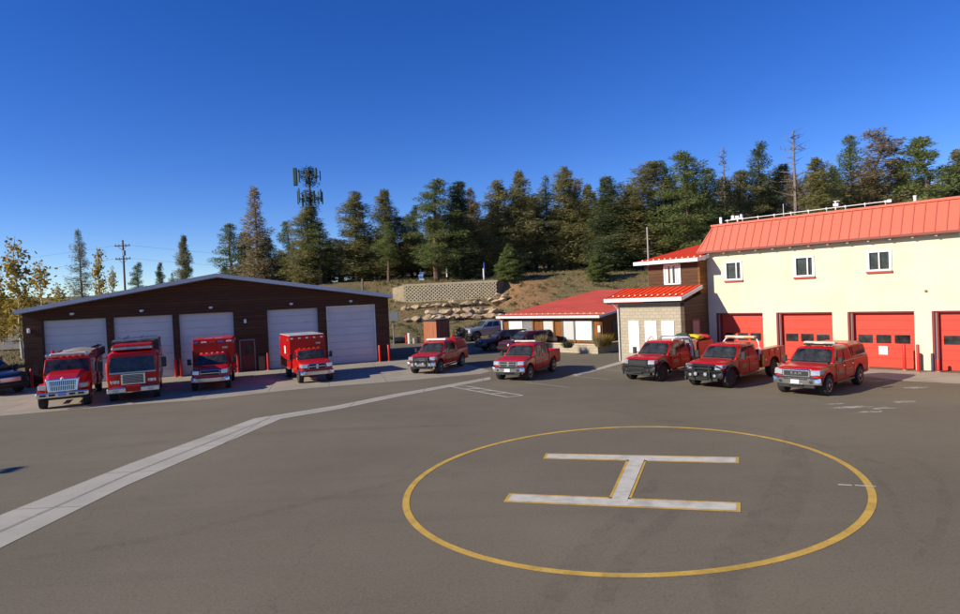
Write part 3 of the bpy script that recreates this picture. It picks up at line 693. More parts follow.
# planter
PL = empty('block_planter', (gp(598,354)[0], gp(598,354)[1], 0), RA)
tag(PL, 'low tan block planter wall along the front of the low building', 'planter')
MB().box(-8.2,0,0,.3,0,.62).box(-.3,0,.3,3.2,0,.62).box(-8.2,-7.9,.3,3.2,0,.62).build('block_wall', BLOCK, PL)
MB().box(-8.25,.05,-.05,.35,.62,.70).box(-.35,.05,.35,3.2,.62,.70).build('coping', TANBLK, PL)
MB().box(-7.9,-.3,.3,3.2,0,.55).build('soil', SOILD, PL)

# ------------------------------------------------------------------ plants
def blades(mb, c, r, h, n, rn, w=.03):
    for _ in range(n):
        a = rn.uniform(0, 6.283); d = r*math.sqrt(rn.random())*.5
        x, y = c[0]+d*math.cos(a), c[1]+d*math.sin(a); lx, ly = r*rn.uniform(.2,1)*math.cos(a), r*rn.uniform(.2,1)*math.sin(a); hh = h*rn.uniform(.5, 1)
        b = a+1.57+rn.uniform(-.6,.6)
        mb.add([(x-w*math.cos(b), y-w*math.sin(b), c[2]), (x+w*math.cos(b), y+w*math.sin(b), c[2]), (x+lx, y+ly, c[2]+hh)], [(0,1,2)])
def leafball(mb, c, r, n, rn, size=.12, flat=1.):
    for _ in range(n):
        v = Vector((rn.gauss(0,1), rn.gauss(0,1), rn.gauss(0,1))).normalized()*r*rn.random()**.45; v.z *= flat
        p = Vector(c)+v; a = Vector((rn.uniform(-1,1), rn.uniform(-1,1), rn.uniform(-1,1))).normalized()*size*rn.uniform(.6,1.3); b = Vector((rn.uniform(-1,1), rn.uniform(-1,1), rn.uniform(-1,1))).normalized()*size*rn.uniform(.5,1)
        mb.add([p-a*.5, p+b*.5, p+a*.5], [(0,1,2)])
for px, py, h, m, lb in [(541,346,1.0,GRASS,'tall wispy grass clump behind the red pickup bed'), (568,348,.6,BUSH,'small green shrub in the middle of the planter'), (600,347,1.1,GRASS,'bushy yellow green clump at the planter corner'), (607,346,1.0,L_YEL,'yellow shrub right of the corner clump by the gable wall')]:
    g = gp(px, py, .5); s = MB(); rn = random.Random(px); blades(s, (g[0], g[1], 0), .55, h, 220, rn); leafball(s, (g[0], g[1], h*.45), .45, 260, rn, .1)
    o = s.build('planter_shrub', m, recalc=False); o.location.z = .52; tag(o, lb, 'shrub')

# tree makers: return (trunk mesh, crown mesh)
def mesh_of(mb, name, m):
    me = bpy.data.meshes.new(name); me.from_pydata(mb.v, [], mb.f); me.materials.append(m); me.update(); return me
def spray(c, p, d, L, n, rn, size, up=.15):
    # needle clumps along a limb from p in direction d
    d = Vector(d); side = Vector((-d.y, d.x, 0)).normalized()
    for _ in range(n):
        t = rn.random()**.8; q = Vector(p)+d*L*t; wd = .34*L*(1-t*.5)+.16
        q += side*rn.uniform(-wd, wd) + Vector((0,0,rn.uniform(-.50,.34)-.1*t))
        a = (d*rn.uniform(.2,1)+side*rn.uniform(-1,1)+Vector((0,0,rn.uniform(-.35,.35)))).normalized()*size*rn.uniform(.6,1.5)
        b = Vector((rn.uniform(-1,1), rn.uniform(-1,1), rn.uniform(-.8,.8))).normalized()*size*.42
        c.add([q-a*.5-b*.5, q-a*.5+b*.5, q+a*.6], [(0,1,2)])
def conifer(name, seed, m, h=15, Rm=2.4, base=.10, dens=1., power=.85, gap=0., bark=None, droop=.25, size=.25, lean=0.):
    rn = random.Random(seed); t = MB(); c = MB()
    k = [(rn.uniform(-.12,.12)*lean*i, rn.uniform(-.1,.1)*lean*i) for i in range(7)]
    pts = [Vector((k[i][0], k[i][1], h*i/6)) for i in range(7)]
    t.tube(pts, [h*.0125*(1-i/6.4)+.015 for i in range(7)], 7)
    z = h*base; asym = rn.uniform(0, 6.28)
    while z < h*.985:
        f = (z-h*base)/(h*(1-base)); n = 5 if f < .85 else 4
        i = min(5, int(z/h*6)); cxy = pts[i].lerp(pts[i+1], z/h*6-i)
        prof = (1-f)**(power*.82)*(.60+.40*min(1, f*5+.25))*(1+.13*math.sin(f*17+seed)+.08*math.sin(f*41+seed*2))
        for j in range(n):
            if rn.random() < gap: continue
            a = rn.uniform(0, 6.283); L = Rm*prof*rn.uniform(.45, 1.20)*(1+.18*math.cos(a-asym))+.18
            d = Vector((math.cos(a), math.sin(a), rn.uniform(-.05,.35)-droop*(1-f))).normalized()
            t.bar(cxy, cxy+d*L*.85, .035*(1-f)+.012, 3, .008)
            spray(c, cxy, d, L, int((18+40*L)*dens), rn, size)
        z += h*.019*rn.uniform(.5, 1.5)
    spray(c, (pts[6].x, pts[6].y, h*.95), (0,.01,1), h*.055, int(16*dens), rn, size*.7)
    return mesh_of(t, name+'_trunk', bark or BARK), mesh_of(c, name+'_crown', m)
def pine(name, seed, m, h=15, Rm=2.8, base=.22, clumps=62, dens=1., size=.24):
    rn = random.Random(seed); t = MB(); c = MB()
    pts = [Vector((rn.uniform(-.15,.15)*i*.5, rn.uniform(-.15,.15)*i*.5, h*i/6)) for i in range(7)]
    t.tube(pts, [h*.014*(1-i/6.6)+.02 for i in range(7)], 8)
    for k in range(clumps):
        f = (k+rn.random())/clumps; z = h*(base+(1-base)*f*.98); i = min(5, int(z/h*6)); cc = pts[i].lerp(pts[i+1], z/h*6-i)
        prof = (1-f)**.6*(.65+.35*min(1, f*3)); a = rn.uniform(0, 6.283); L = Rm*prof*rn.uniform(.35,1.15)+.1
        d = Vector((math.cos(a), math.sin(a), rn.uniform(-.1,.45))).normalized(); e = cc+d*L
        t.tube([cc, cc+d*L*.5+Vector((0,0,-.08)), e], [.06*(1-f)+.02, .035, .015], 4)
        r = .42+.55*prof*rn.uniform(.7,1.2)
        for _ in range(int(230*r*r*dens)+40):
            v = Vector((rn.gauss(0,1), rn.gauss(0,1), rn.gauss(0,1))).normalized()*r*rn.random()**.5; v.z *= .62
            q = e-d*r*.5+v; aa = (v.normalized()+Vector((rn.uniform(-.8,.8), rn.uniform(-.8,.8), rn.uniform(-.3,.9)))).normalized()*size*rn.uniform(.6,1.3)
            b = Vector((rn.uniform(-1,1), rn.uniform(-1,1), rn.uniform(-1,1))).normalized()*size*.4
            c.add([q-b*.5, q+b*.5, q+aa], [(0,1,2)])
    return mesh_of(t, name+'_trunk', BARK), mesh_of(c, name+'_crown', m)
def snag(name, seed, h=15, Rm=1.8, m=None):
    rn = random.Random(seed); t = MB(); c = MB()
    t.tube([(0,0,h*i/5) for i in range(6)], [h*.011*(1-i/5.4)+.02 for i in range(6)], 6)
    for k in range(70):
        f = rn.random(); z = h*(.25+.74*f); a = rn.uniform(0, 6.283); L = Rm*(1-f)**.5*rn.uniform(.4,1.1)
        d = Vector((math.cos(a), math.sin(a), rn.uniform(0,.6))); e = Vector((0,0,z))+d*L
        c.bar((0,0,z), e, .05*(1-f)+.02, 3, .012)
        for _ in range(5):
            q = Vector((0,0,z))+d*L*rn.uniform(.3,1); c.bar(q, q+Vector((rn.uniform(-.5,.5), rn.uniform(-.5,.5), rn.uniform(0,.5))), .02, 3, .008)
    return mesh_of(t, name+'_trunk', BARKG), mesh_of(c, name+'_crown', BARKG)
def aspen(name, seed, h=8, Rm=1.8, n=1500, m=None, dens=1.):
    rn = random.Random(seed); t = MB(); c = MB()
    t.tube([(.1*math.sin(i), .08*math.cos(i*2), h*i/6) for i in range(7)], [h*.011*(1-i/6.6)+.012 for i in range(7)], 6)
    for k in range(34):
        f = rn.random(); z = h*(.16+.80*f); a = rn.uniform(0, 6.283); L = Rm*(1-f*.72)*rn.uniform(.4,1.05)
        d = Vector((math.cos(a)*.8, math.sin(a)*.8, rn.uniform(.35,1.1))).normalized(); e = Vector((0,0,z))+d*L
        t.bar((0,0,z), e, .03, 4, .008)
        for _ in range(int(n/34*dens)):
            q = Vector((0,0,z)).lerp(e, rn.uniform(.25,1.12))+Vector((rn.gauss(0,.22), rn.gauss(0,.22), rn.gauss(0,.22)))
            a_ = Vector((rn.uniform(-1,1), rn.uniform(-1,1), rn.uniform(-1,1))).normalized()*.13; b = Vector((rn.uniform(-1,1), rn.uniform(-1,1), rn.uniform(-1,1))).normalized()*.12
            c.add([q-a_, q+b, q+a_, q-b], [(0,1,2,3)])
    return mesh_of(t, name+'_trunk', BARKW), mesh_of(c, name+'_crown', m or L_YEL)
V = {
 'olive1': conifer('c1', 1, N_OLIVE, 15, 2.5, .06, 1.15, .62, .02),
 'olive2': conifer('c2', 2, N_OLIVE, 15, 2.2, .10, 1.1, .75, .05),
 'olive3': conifer('c3', 3, N_OLIVE, 15, 2.8, .16, 1.1, .55, .05, lean=1),
 'brown': conifer('c4', 4, N_BROWN, 15, 2.0, .12, .75, .8, .15),
 'brown2': conifer('c9', 9, N_BROWN, 15, 2.6, .18, .85, .6, .12, lean=1),
 'dark': conifer('c5', 5, N_DARK, 15, 2.5, .05, 1.3, .65, .0),
 'dark2': conifer('c6', 6, N_DARK, 15, 2.2, .12, 1.1, .8, .05, lean=1),
 'blue': conifer('c7', 7, N_BLUE, 15, 2.3, .10, .55, .85, .18),
 'spruce': conifer('c8', 8, N_GREEN, 15, 5.2, .02, 1.2, .85, .0, droop=.1, size=.5),
 'pine1': pine('p1', 11, N_GREEN, 15, 2.9, .14, 84, 1.0),
 'pine2': pine('p2', 12, N_GREEN, 15, 2.6, .30, 60, .9),
 'pine3': pine('p3', 13, N_OLIVE, 15, 3.0, .20, 76, .95),
 'pineD': pine('p4', 14, N_DARK, 15, 2.4, .12, 70, 1.0),
 'snag': snag('s1', 21), 'aspen1': aspen('a1', 31, n=900), 'aspen2': aspen('a2', 32, n=520),
}
def tree(kind, px, top, Y, w, label, name='conifer_tree', group=None, cat='tree', base=None):
    p = at(px, top, Y); g = zg(p.x, Y)
    h = max(1.5, p.z-g); h0 = 8 if kind.startswith('aspen') else 15
    Rm = {'aspen': 1.9, 'snag': 1.8, 'spruce': 5.0}.get(kind.rstrip('12'), 2.35)
    wd = w*1.20/FPX*Y/2   # wanted crown radius
    o = empty(name, (p.x, Y, g-.15), rnd.uniform(0, 6.28)); k = wd/Rm
    o.scale = (k, k, (h+.15)/h0)
    tag(o, label, cat, group)
    t, c = V[kind]
    for nm, me in (('trunk', t), ('crown', c)):
        q = bpy.data.objects.new(nm, me); COL.objects.link(q); q.parent = o
    return o
T = [
 ('aspen1',14,236,62,46,'tall yellow aspen at the far left edge beside the brown garage'),
 ('aspen2',40,262,70,44,'thin leafed yellow aspen just left of the garage roof tip'),
 ('aspen1',-8,255,66,44,'yellow aspen cut by the left picture edge'),
 ('aspen2',24,290,75,40,'low sparse yellow aspen behind the tall edge aspen'),
 ('aspen1',-2,300,80,44,'low bushy yellow aspen at the very left edge by the road'),
 ('aspen2',58,285,80,34,'scrubby yellow brown sapling between the left aspens and the thin conifer'),
 ('blue',78,228,90,30,'thin grey blue spruce standing left of the yellow tree and utility pole'),
 ('aspen1',97,246,85,26,'narrow yellow tree between the grey blue spruce and the utility pole'),
 ('aspen2',112,268,88,20,'low yellow green tree at the foot of the utility pole'),
 ('pineD',137,262,95,20,'small round dark pine right of the utility pole'),
 ('dark2',160,262,105,17,'smallest dark spruce above the left garage roof slope'),
 ('blue',172,272,110,12,'tiny grey spruce just left of the pointed spruce over the roof'),
 ('olive2',183,234,100,26,'pointed olive spruce standing alone over the left roof slope'),
 ('pine2',228,223,100,36,'green pine with clumped top left of the tall thin fir'),
 ('brown',254,187,98,44,'tall thin brownish fir between the green pine and the cell tower'),
 ('dark',244,232,104,34,'short dark fir tucked behind the tall thin fir'),
 ('olive3',270,238,100,34,'olive fir right beside the tall thin fir'),
 ('pine2',287,221,98,26,'narrow green pine just left of the cell tower'),
 ('olive1',306,206,96,46,'broad olive fir wrapped round the foot of the cell tower'),
 ('pine2',318,222,95,38,'green pine right of the cell tower trunk'),
 ('olive1',354,191,97,46,'rounded olive fir standing right of the cell tower'),
 ('olive2',384,188,97,42,'pointed olive fir between two broad firs above the right roof end'),
 ('pine2',386,222,92,30,'low green pine in front of the pointed olive fir'),
 ('olive3',402,216,99,32,'shorter olive fir left of the big green pine'),
 ('dark2',414,205,104,30,'dark fir filling the gap left of the big green pine'),
 ('pine1',432,178,90,52,'big full green pine above the diamond pattern wall'),
 ('dark',458,181,93,46,'tall dark fir right beside the big green pine'),
 ('brown',470,188,98,36,'brown branched fir leaning right of the dark fir'),
 ('olive1',497,179,96,46,'olive fir standing left of the tallest pointed fir'),
 ('olive2',518,169,96,44,'tallest pointed fir above the dirt bank'),
 ('olive3',533,196,100,32,'lower olive fir between two tall firs over the bank'),
 ('blue',545,174,99,40,'greyish fir with open branches above the low building'),
 ('olive1',563,166,97,46,'full olive fir above the low red roof'),
 ('brown2',574,178,101,36,'brownish fir behind the full olive fir'),
 ('olive2',587,183,96,38,'narrow olive fir left of the black green fir'),
 ('dark',606,176,91,48,'black green fir above the right end of the low red roof'),
 ('olive1',628,184,94,44,'olive fir directly right of the black green fir'),
 ('olive3',643,164,90,56,'broad rounded olive fir behind the timber storey'),
 ('dark2',662,160,93,40,'dark pointed fir behind the broad rounded fir'),
 ('pine1',686,151,86,60,'large green pine with bare lower trunk above the timber storey roof'),
 ('pine2',706,168,90,46,'green pine just right of the large bare trunked pine'),
 ('snag',723,147,94,28,'thin bare grey dead spire rising behind the mansard roof end'),
 ('pine3',738,170,90,48,'rounded olive pine right of the dead spire'),
 ('pineD',760,142,92,42,'tall tufted dark pine above the roof rail'),
 ('olive3',776,166,95,40,'drooping olive fir right of the tall tufted pine'),
 ('snag',793,131,88,42,'bare grey dead tree with spreading top twigs'),
 ('brown2',790,172,92,40,'brownish fir below the bare grey dead tree'),
 ('olive1',817,157,84,52,'dense olive fir right of the bare grey dead tree'),
 ('pineD',832,166,88,30,'dark pine beside the dense olive fir'),
 ('pine2',850,135,90,36,'slim green pine left of the broad brownish crown'),
 ('brown2',873,127,88,60,'broad brownish fir crown tallest on the right side'),
 ('olive3',898,158,92,40,'shorter olive fir between the brownish crown and the bright green pine'),
 ('pine1',925,134,84,66,'bright green broad pine near the right picture edge'),
 ('olive1',958,148,88,48,'olive fir cut by the right picture edge'),
 ('spruce',508,244,86,30,'small bushy green spruce on the crest left of the dirt bank'),
 ('spruce',596,250,84,24,'small green spruce on the bank above the low red roof'),
]
for i, (k, px, top, Y, wpx, lb) in enumerate(T):
    nm = 'aspen_tree' if k.startswith('aspen') else 'pine_tree' if k.startswith('pine') else 'dead_tree' if k == 'snag' else 'spruce_tree' if k in ('spruce','blue') else 'fir_tree'
    tree(k, px, top, Y, wpx, lb, nm)
kinds = ['olive1','olive2','olive3','dark','dark2','brown2','pineD','pine3']
for i in range(92):   # deeper rows of the wood
    px = 225 + i*8.4 + rnd.uniform(-5, 5)
    top = interp(px, [(200,262),(260,245),(340,226),(400,218),(440,192),(500,188),(560,182),(620,186),(680,168),(740,165),(800,164),(860,152),(920,158),(1000,158)]) + rnd.uniform(8, 30)
    tree(kinds[i % 8], px, top, rnd.uniform(104, 126), rnd.uniform(26, 38), 'conifer deep in the wood, half hidden behind the front row of trees on the hill', 'fir_tree', 'trees deep in the wood')
for (px, top, Y, w_) in ((-6,282,104,40),(8,296,104,34),(22,300,106,36),(34,294,108,32),(46,300,110,34),(60,302,112,28),(2,312,78,16)):
    tree('aspen1', px, top, Y, w_, 'low yellow bush in the golden thicket beyond the far left road', 'yellow_bush', 'yellow bushes beyond the road', 'bush')
# scrub and grass on the slope (nobody could count it)
s = MB(); rn = random.Random(5)
for _ in range(12000):
    x = rn.uniform(-16, 34); y = rn.uniform(65.5, 108)
    if rn.random() < .38: x, y = rn.uniform(-70, -27), rn.uniform(46, 76)
    if -10.6 < x < 3 and 83.5 < y < 86.5: continue
    blades(s, (x, y, zg(x, y)-.03), .16, rn.uniform(.12,.42), 3, rn, .05)
tag(s.build('dry_grass', GRASS, recalc=False), 'dry yellow grass scattered over the slopes', 'grass', kind='stuff')
s = MB()
for _ in range(420):
    x = rn.uniform(-15, 34); y = rn.uniform(66.5, 106)
    if -10.9 < x < 3.2 and 83 < y < 87: continue
    r = rn.uniform(.18,.65); leafball(s, (x, y, zg(x, y)+r*.35), r, int(60*r)+22, rn, .22, .7)
for _ in range(60):
    x = rn.uniform(-60, -29); y = rn.uniform(50, 72); r = rn.uniform(.2,.6); leafball(s, (x, y, zg(x, y)+r*.3), r, 50, rn, .2, .7)
tag(s.build('hillside_scrub', BUSH, recalc=False), 'grey green scrub patches on the hillside', 'scrub', kind='stuff')

# ------------------------------------------------------------------ hillside wall, boulders and small things
wl, wr = at(403, 300, 84), at(498, 291, 84)
RW = empty('retaining_wall', (wl.x, 84.2, 4.15), math.atan2(0, 1)); Lw = wr.x-wl.x; RH = 2.35
tag(RW, 'long tan retaining wall with a diamond lattice pattern on the hillside', 'wall')
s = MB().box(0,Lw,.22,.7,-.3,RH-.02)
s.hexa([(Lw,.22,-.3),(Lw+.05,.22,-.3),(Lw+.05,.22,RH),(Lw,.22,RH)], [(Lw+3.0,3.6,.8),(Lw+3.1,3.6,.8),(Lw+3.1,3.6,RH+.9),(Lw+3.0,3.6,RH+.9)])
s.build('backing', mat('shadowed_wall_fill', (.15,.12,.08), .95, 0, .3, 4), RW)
s = MB(); st, hz_ = .52, .46
def latbar(x0, z0, x1, z1, y):
    t = .078; d = Vector((x1-x0, 0, z1-z0)).normalized(); n = Vector((-d.z, 0, d.x))*t
    a = Vector((x0, y, z0)); b = Vector((x1, y, z1)); w_ = Vector((0, .2, 0))
    s.hexa([a-n, b-n, b+n, a+n], [a-n+w_, b-n+w_, b+n+w_, a+n+w_])
nr = int(RH/(hz_/2))
for i in range(-1, int(Lw/st)+1):
    for r_ in range(nr):
        z0, z1 = r_*hz_/2, (r_+1)*hz_/2; xa_ = i*st+(st/2 if r_ % 2 else 0)
        for (p_, q_) in ((xa_, xa_+st/2), (xa_+st, xa_+st/2)):
            if 0 <= min(p_, q_) and max(p_, q_) <= Lw: latbar(p_, z0, q_, z1, rnd.uniform(0,.03))
s.box(0, Lw, .02, .24, nr*hz_/2-.05, nr*hz_/2+.14).box(0, Lw, .02, .24, -.15, .06)
s.build('lattice_blocks', TANBLK, RW)
s = MB()
for k in range(7):   # rounded left end
    a = R(90+k*13); s.box(-.0-.25*k, -.0-.25*k+.3, .05+.13*k, .5+.13*k, -.4, RH-.05*k)
s.build('curved_end', TANBLK, RW)
def rockmesh(seed):
    rn = random.Random(seed); bm = bmesh.new(); bmesh.ops.create_icosphere(bm, subdivisions=2, radius=1)
    ds = [(Vector((rn.gauss(0,1), rn.gauss(0,1), rn.gauss(0,1))).normalized(), rn.uniform(.45,.8)) for _ in range(13)]
    for v in bm.verts:
        for d, k in ds:
            e = v.co.dot(d)
            if e > k: v.co -= d*(e-k)
        v.co *= rn.uniform(.96,1.04)
    me = bpy.data.meshes.new('boulder'); bm.to_mesh(me); bm.free(); me.materials.append(ROCK); me.shade_smooth(); me.set_sharp_from_angle(angle=R(25)); return me
RK = [rockmesh(i) for i in range(6)]
def boulders(pix, Y, rows, label, group):
    for r_ in range(rows):
        for (px, py, sz) in pix[r_]:
            p = at(px, py, Y+r_*.7)
            o = bpy.data.objects.new('boulder', rnd.choice(RK)); COL.objects.link(o); k = sz*1.18/FPX*Y/2
            o.location = (p.x, p.y, p.z); o.scale = (k*rnd.uniform(1.35,1.9), k*1.3, k*rnd.uniform(.72,.92)); o.rotation_euler = (rnd.uniform(-.15,.15), rnd.uniform(-.15,.15), rnd.choice((0,3.14))+rnd.uniform(-.4,.4)); tag(o, label, 'boulder', group)
up = []; x = 404
while x < 508: up.append((x, 307.5-(x-404)*.075+rnd.uniform(-1.6,1.6), rnd.uniform(5,8.5))); x += rnd.uniform(4.5,8)
up += [(499,295,6),(505,297,7),(502,301,6)]
boulders([up], 80.5, 1, 'tan boulder in the upper broken row below the lattice wall', 'boulders of the upper row')
lo = []; x = 408
while x < 446: lo.append((x, 320-(x-408)*.06, rnd.uniform(5,8))); x += rnd.uniform(7,11)
lo1 = []; x = 428
while x < 505: lo1.append((x, 318.0-(x-428)*.03+rnd.uniform(-.8,.8), rnd.uniform(6.5,9.5))); x += rnd.uniform(5,7.2)
lo2 = []; x = 430
while x < 500: lo2.append((x, 312.5-(x-428)*.03+rnd.uniform(-.8,.8), rnd.uniform(6.5,9.5))); x += rnd.uniform(5,7.2)
boulders([lo+lo1, lo2], 75, 2, 'tan boulder in the stacked lower row above the red shed', 'boulders of the lower rows')
# red shed
sh = gp(437, 343.6); SH = empty('garden_shed', (sh[0], sh[1], 0), R(-45)); tag(SH, 'small red brown wooden shed with a flat dark roof at the foot of the slope', 'shed')
MB().box(-2.0,0,0,1.8,0,2.30).build('wall', WOOD_SHED, SH); BX('door', WOOD_SHED, SH, -1.5, -.5, -.03, 0, .1, 2.0)
MB().hexa([(-2.15,-.15,2.30),(.12,-.15,2.30),(.12,-.15,2.38),(-2.15,-.15,2.38)],[(-2.15,1.95,2.38),(.12,1.95,2.38),(.12,1.95,2.46),(-2.15,1.95,2.46)]).build('roof', mat('dark_felt', (.05,.05,.045), .9), SH)
# utility pieces at the foot of the slope
def post(name, px, py0, py1, Y, r, m, lb, cat, extra=None, z0=None):
    b = at(px, py0, Y); t = at(px, py1, Y); s = MB().bar((0,0,-.3),(0,0,t.z-b.z), r, 8)
    if extra: extra(s, t.z-b.z)
    o = s.build(name, m); o.location = b; return tag(o, lb, cat)
post('utility_pedestal', 409.5, 345, 333, 64, .16, WHITE, 'white utility pedestal left of the red shed', 'pedestal')
post('utility_pedestal', 414.5, 346, 338, 64, .15, mat('pale_green_box', (.4,.45,.38), .6), 'squat pale green pedestal between white pedestal and tan stump', 'pedestal')
post('utility_pedestal', 419, 346, 336, 64.5, .22, mat('tan_stump', (.45,.35,.22), .9), 'tan pedestal just left of the red shed', 'pedestal')
post('warning_marker', 406.5, 342, 335, 64, .09, REDPOST, 'tiny red marker beside the white pedestal', 'marker')
s = MB().lathe([(.02,0),(.55,.02),(.55,.9),(.45,1.1),(.02,1.12)], axis='X', n=16); o = s.build('culvert_pipe', BLACK, smooth=True); b = gp(393.5, 343.5); o.location = (b[0], b[1], .30); o.scale = (1.1,1,.62); tag(o, 'low dark culvert pipe end at the edge of the far asphalt', 'pipe')
def cab(s, h): s.box(-.55,.55,-.2,.2,h-.75,h+.1)
post('meter_cabinet', 394, 343, 313, 60, .06, mat('grey_cabinet', (.28,.30,.32), .5, .3), 'grey metal cabinet on a post beside the right garage corner', 'cabinet', cab)
# things on the crest
post('marker_post', 447, 275, 266.5, 92, .12, OFFWHITE, 'short white post on the crest above the lattice wall, left one', 'post')
post('mailbox', 460, 274, 268, 92, .07, WHITE, 'small white box on a stub on the crest', 'box', lambda s, h: s.box(-.28,.28,-.2,.2,h-.3,h+.15))
def sgn(s, h): s.box(-.22,.22,-.03,.03,h-1.0,h)
post('notice_post', 484, 279, 268, 88, .13, WHITE, 'thick white post with a blue top on the crest beside the small spruce', 'post')
o = post('blue_sign', 484.2, 268.5, 262, 88, .10, BLUELENS, 'dark blue post head above the thick white post', 'sign')
ps = at(421, 282, 90); FP = empty('banner_stand', ps); FP.scale = (.75,)*3; tag(FP, 'blue and white banner on a pole among the trees left of the green pine', 'banner')
MB().bar((0,0,-.2),(0,0,2.6),.06).build('pole', BLACK, FP); MB().box(-.45,.45,-.04,.04,.7,1.25).box(-.2,.5,-.04,.04,1.4,1.9).build('banner_cloth', mat('blue_cloth', (.08,.22,.55), .7), FP); MB().box(-.45,.5,-.05,.03,1.27,1.38).box(-.3,.6,-.05,.03,.4,.62).build('banner_stripe', WHITE, FP)
post('fence_post', 363, 291, 279, 70, .12, mat('weathered_post', (.16,.14,.12), .9), 'weathered grey post sticking up behind the right roof slope', 'post')
q = at(389, 288, 118); VN = empty('parked_van', (q.x, q.y, zg(q.x, q.y)), R(200), .8); tag(VN, 'white vehicle half hidden on the crest at the left end of the lattice wall', 'van')
MB().loft([[(x, s_*hw, z) for s_, z in ((-1,.35),(-1,1.0),(-.85,zt_),(.85,zt_),(1,1.0),(1,.35))] for x, hw, zt_ in ((-2.2,.85,1.3),(-2.0,.9,1.75),(.6,.9,1.75),(1.2,.88,1.15),(2.1,.82,1.0))]).build('body', WHITEP, VN, smooth=True)
MB().box(-1.7,.5,-.87,-.84,1.15,1.55).box(-1.7,.5,.84,.87,1.15,1.55).build('window', DARKGLASS, VN)
for wx in (-1.4, 1.4):
    for wy in (-.8, .8): MB().lathe([(.3,-.1),(.33,0),(.3,.1)], (wx,wy,.33), 'Y', 14).build('wheel', TYRE, VN)

# ------------------------------------------------------------------ utility pole and disguised cell tower
p = at(122, 240, 95); g = zg(p.x, 95); UP = empty('utility_pole', (p.x, 95, g)); hh = p.z-g
tag(UP, 'brown wooden utility pole with two crossarms left of the garage roof', 'pole')
MB().bar((0,0,0),(.1,0,hh),.17,8,.11).build('pole', mat('pole_wood', (.10,.06,.04), .9, 0, .2, 3), UP)
for dz in (.9, 2.9): 
    a_ = MB().box(-1.15,1.15,-.06,.06,hh-dz-.07,hh-dz+.07).bar((-.7,0,hh-dz),(0,0,hh-dz-.7),.03).bar((.7,0,hh-dz),(0,0,hh-dz-.7),.03).build('crossarm', MATS['pole_wood'], UP)
    for x in (-1.05,-.5,.5,1.05): MB().bar((x,0,hh-dz+.07),(x,0,hh-dz+.27),.05).build('insulator', BLACK, a_)
MB().bar((.3,-.1,hh-2.4),(.3,-.1,hh-1.6),.2,10).build('transformer', GALV, UP)
for dz, zz in ((.9, 4.5), (2.9, 3.0)):
    s = MB(); pts = [Vector((x, 1.5*math.sin(x*.04), hh-dz+.2-2.2*math.sin(math.pi*min(1,max(0,(-x)/60))))) for x in range(0,-61,-4)]
    s.tube(pts, [.012]*len(pts), 3)
    pts = [Vector((x, .6*x, hh-dz+.2-2.5*math.sin(math.pi*x/60))) for x in range(0,61,4)]; s.tube(pts, [.012]*len(pts), 3); s.build('power_line', BLACK, UP)
p = at(308.5, 166, 101); g = zg(p.x, 101); CT = empty('cell_tower', (p.x, 101, g)); hh = p.z-g
tag(CT, 'cell tower disguised as a pine with green antenna panels on two levels', 'tower')
MB().bar((0,0,0),(0,0,hh-.3),.30,12,.16).build('mast', mat('brown_mast', (.10,.075,.055), .8), CT)
DG = mat('dark_green_panel', (.022,.060,.040), .5, 0, .3, 4)
for lv, (z0, n, rr, ph) in enumerate(((hh-2.6, 7, 1.55, 1.9), (hh-6.2, 9, 1.75, 2.2))):
    s = MB()
    for i in range(12):
        a = 2*math.pi*i/12; b = 2*math.pi*(i+1)/12
        s.bar((rr*math.cos(a), rr*math.sin(a), z0+.9),(rr*math.cos(b), rr*math.sin(b), z0+.9),.05,4).bar((0,0,z0+.5),(rr*math.cos(a), rr*math.sin(a), z0+.9),.045,4)
    s.build('antenna_frame', BARKG, CT)
    for i in range(n):
        a = 2*math.pi*(i+.3)/n+(.2 if lv else 0); o = MB().box(-.17,.17,-.09,.09,0,ph*rnd.uniform(.8,1.05)).build('antenna_panel', DG, CT, bevel=.04)
        o.location = ((rr+.2)*math.cos(a), (rr+.2)*math.sin(a), z0+rnd.uniform(-.2,.3)); o.rotation_euler = (0, 0, a+1.57)
o = MB().box(-.33,.33,-.2,.2,0,2.9).build('antenna_panel', DG, CT, bevel=.08); o.location = (-2.25, 0, hh-3.1)
s = MB(); rn = random.Random(77)
for z0, z1, r0 in ((hh-3.0, hh-.2, 1.5), (hh-6.8, hh-4.0, 1.9), (hh-8.2, hh-6.8, 1.0)):
    for _ in range(46):
        a = rn.uniform(0, 6.28); z = rn.uniform(z0, z1); spray(s, (0,0,z), (math.cos(a), math.sin(a), rn.uniform(-.3,.3)), r0*rn.uniform(.5,1.25), 20, rn, .36)
s.build('fake_branches', leaf_mat('plastic_needles', (.028,.060,.045), (.045,.085,.062), (.10,.115,.10)), CT, recalc=False)

# ------------------------------------------------------------------ vehicles
def wheel(parent, x, y, r=.42, w=.28, rim=ALU, out=1, dual=False, hub=None):
    wo = MB().lathe([(r*.62,-w/2),(r*.93,-w/2),(r,-w*.34),(r,w*.34),(r*.93,w/2),(r*.62,w/2)], (0,0,0), 'Y', 28).build('wheel', TYRE, parent, smooth=True)
    wo.location = (x, y, r)
    s = MB(); k = out
    yy = w/2*k
    s.lathe([(r*.64,yy*.75),(r*.62,yy*1.02),(r*.55,yy*.98),(r*.50,yy*.55),(r*.22,yy*.62),(r*.2,yy*1.0),(.01,yy*1.04)], (0,0,0), 'Y', 24)
    for i in range(8):
        a = 2*math.pi*i/8; s.box(0,0,0,0,0,0) if False else s.bar((r*.2*math.cos(a),yy*.85,r*.2*math.sin(a)),(r*.56*math.cos(a),yy*.88,r*.56*math.sin(a)),r*.06,4)
    s.build('rim', rim, wo, smooth=True)
    return wo

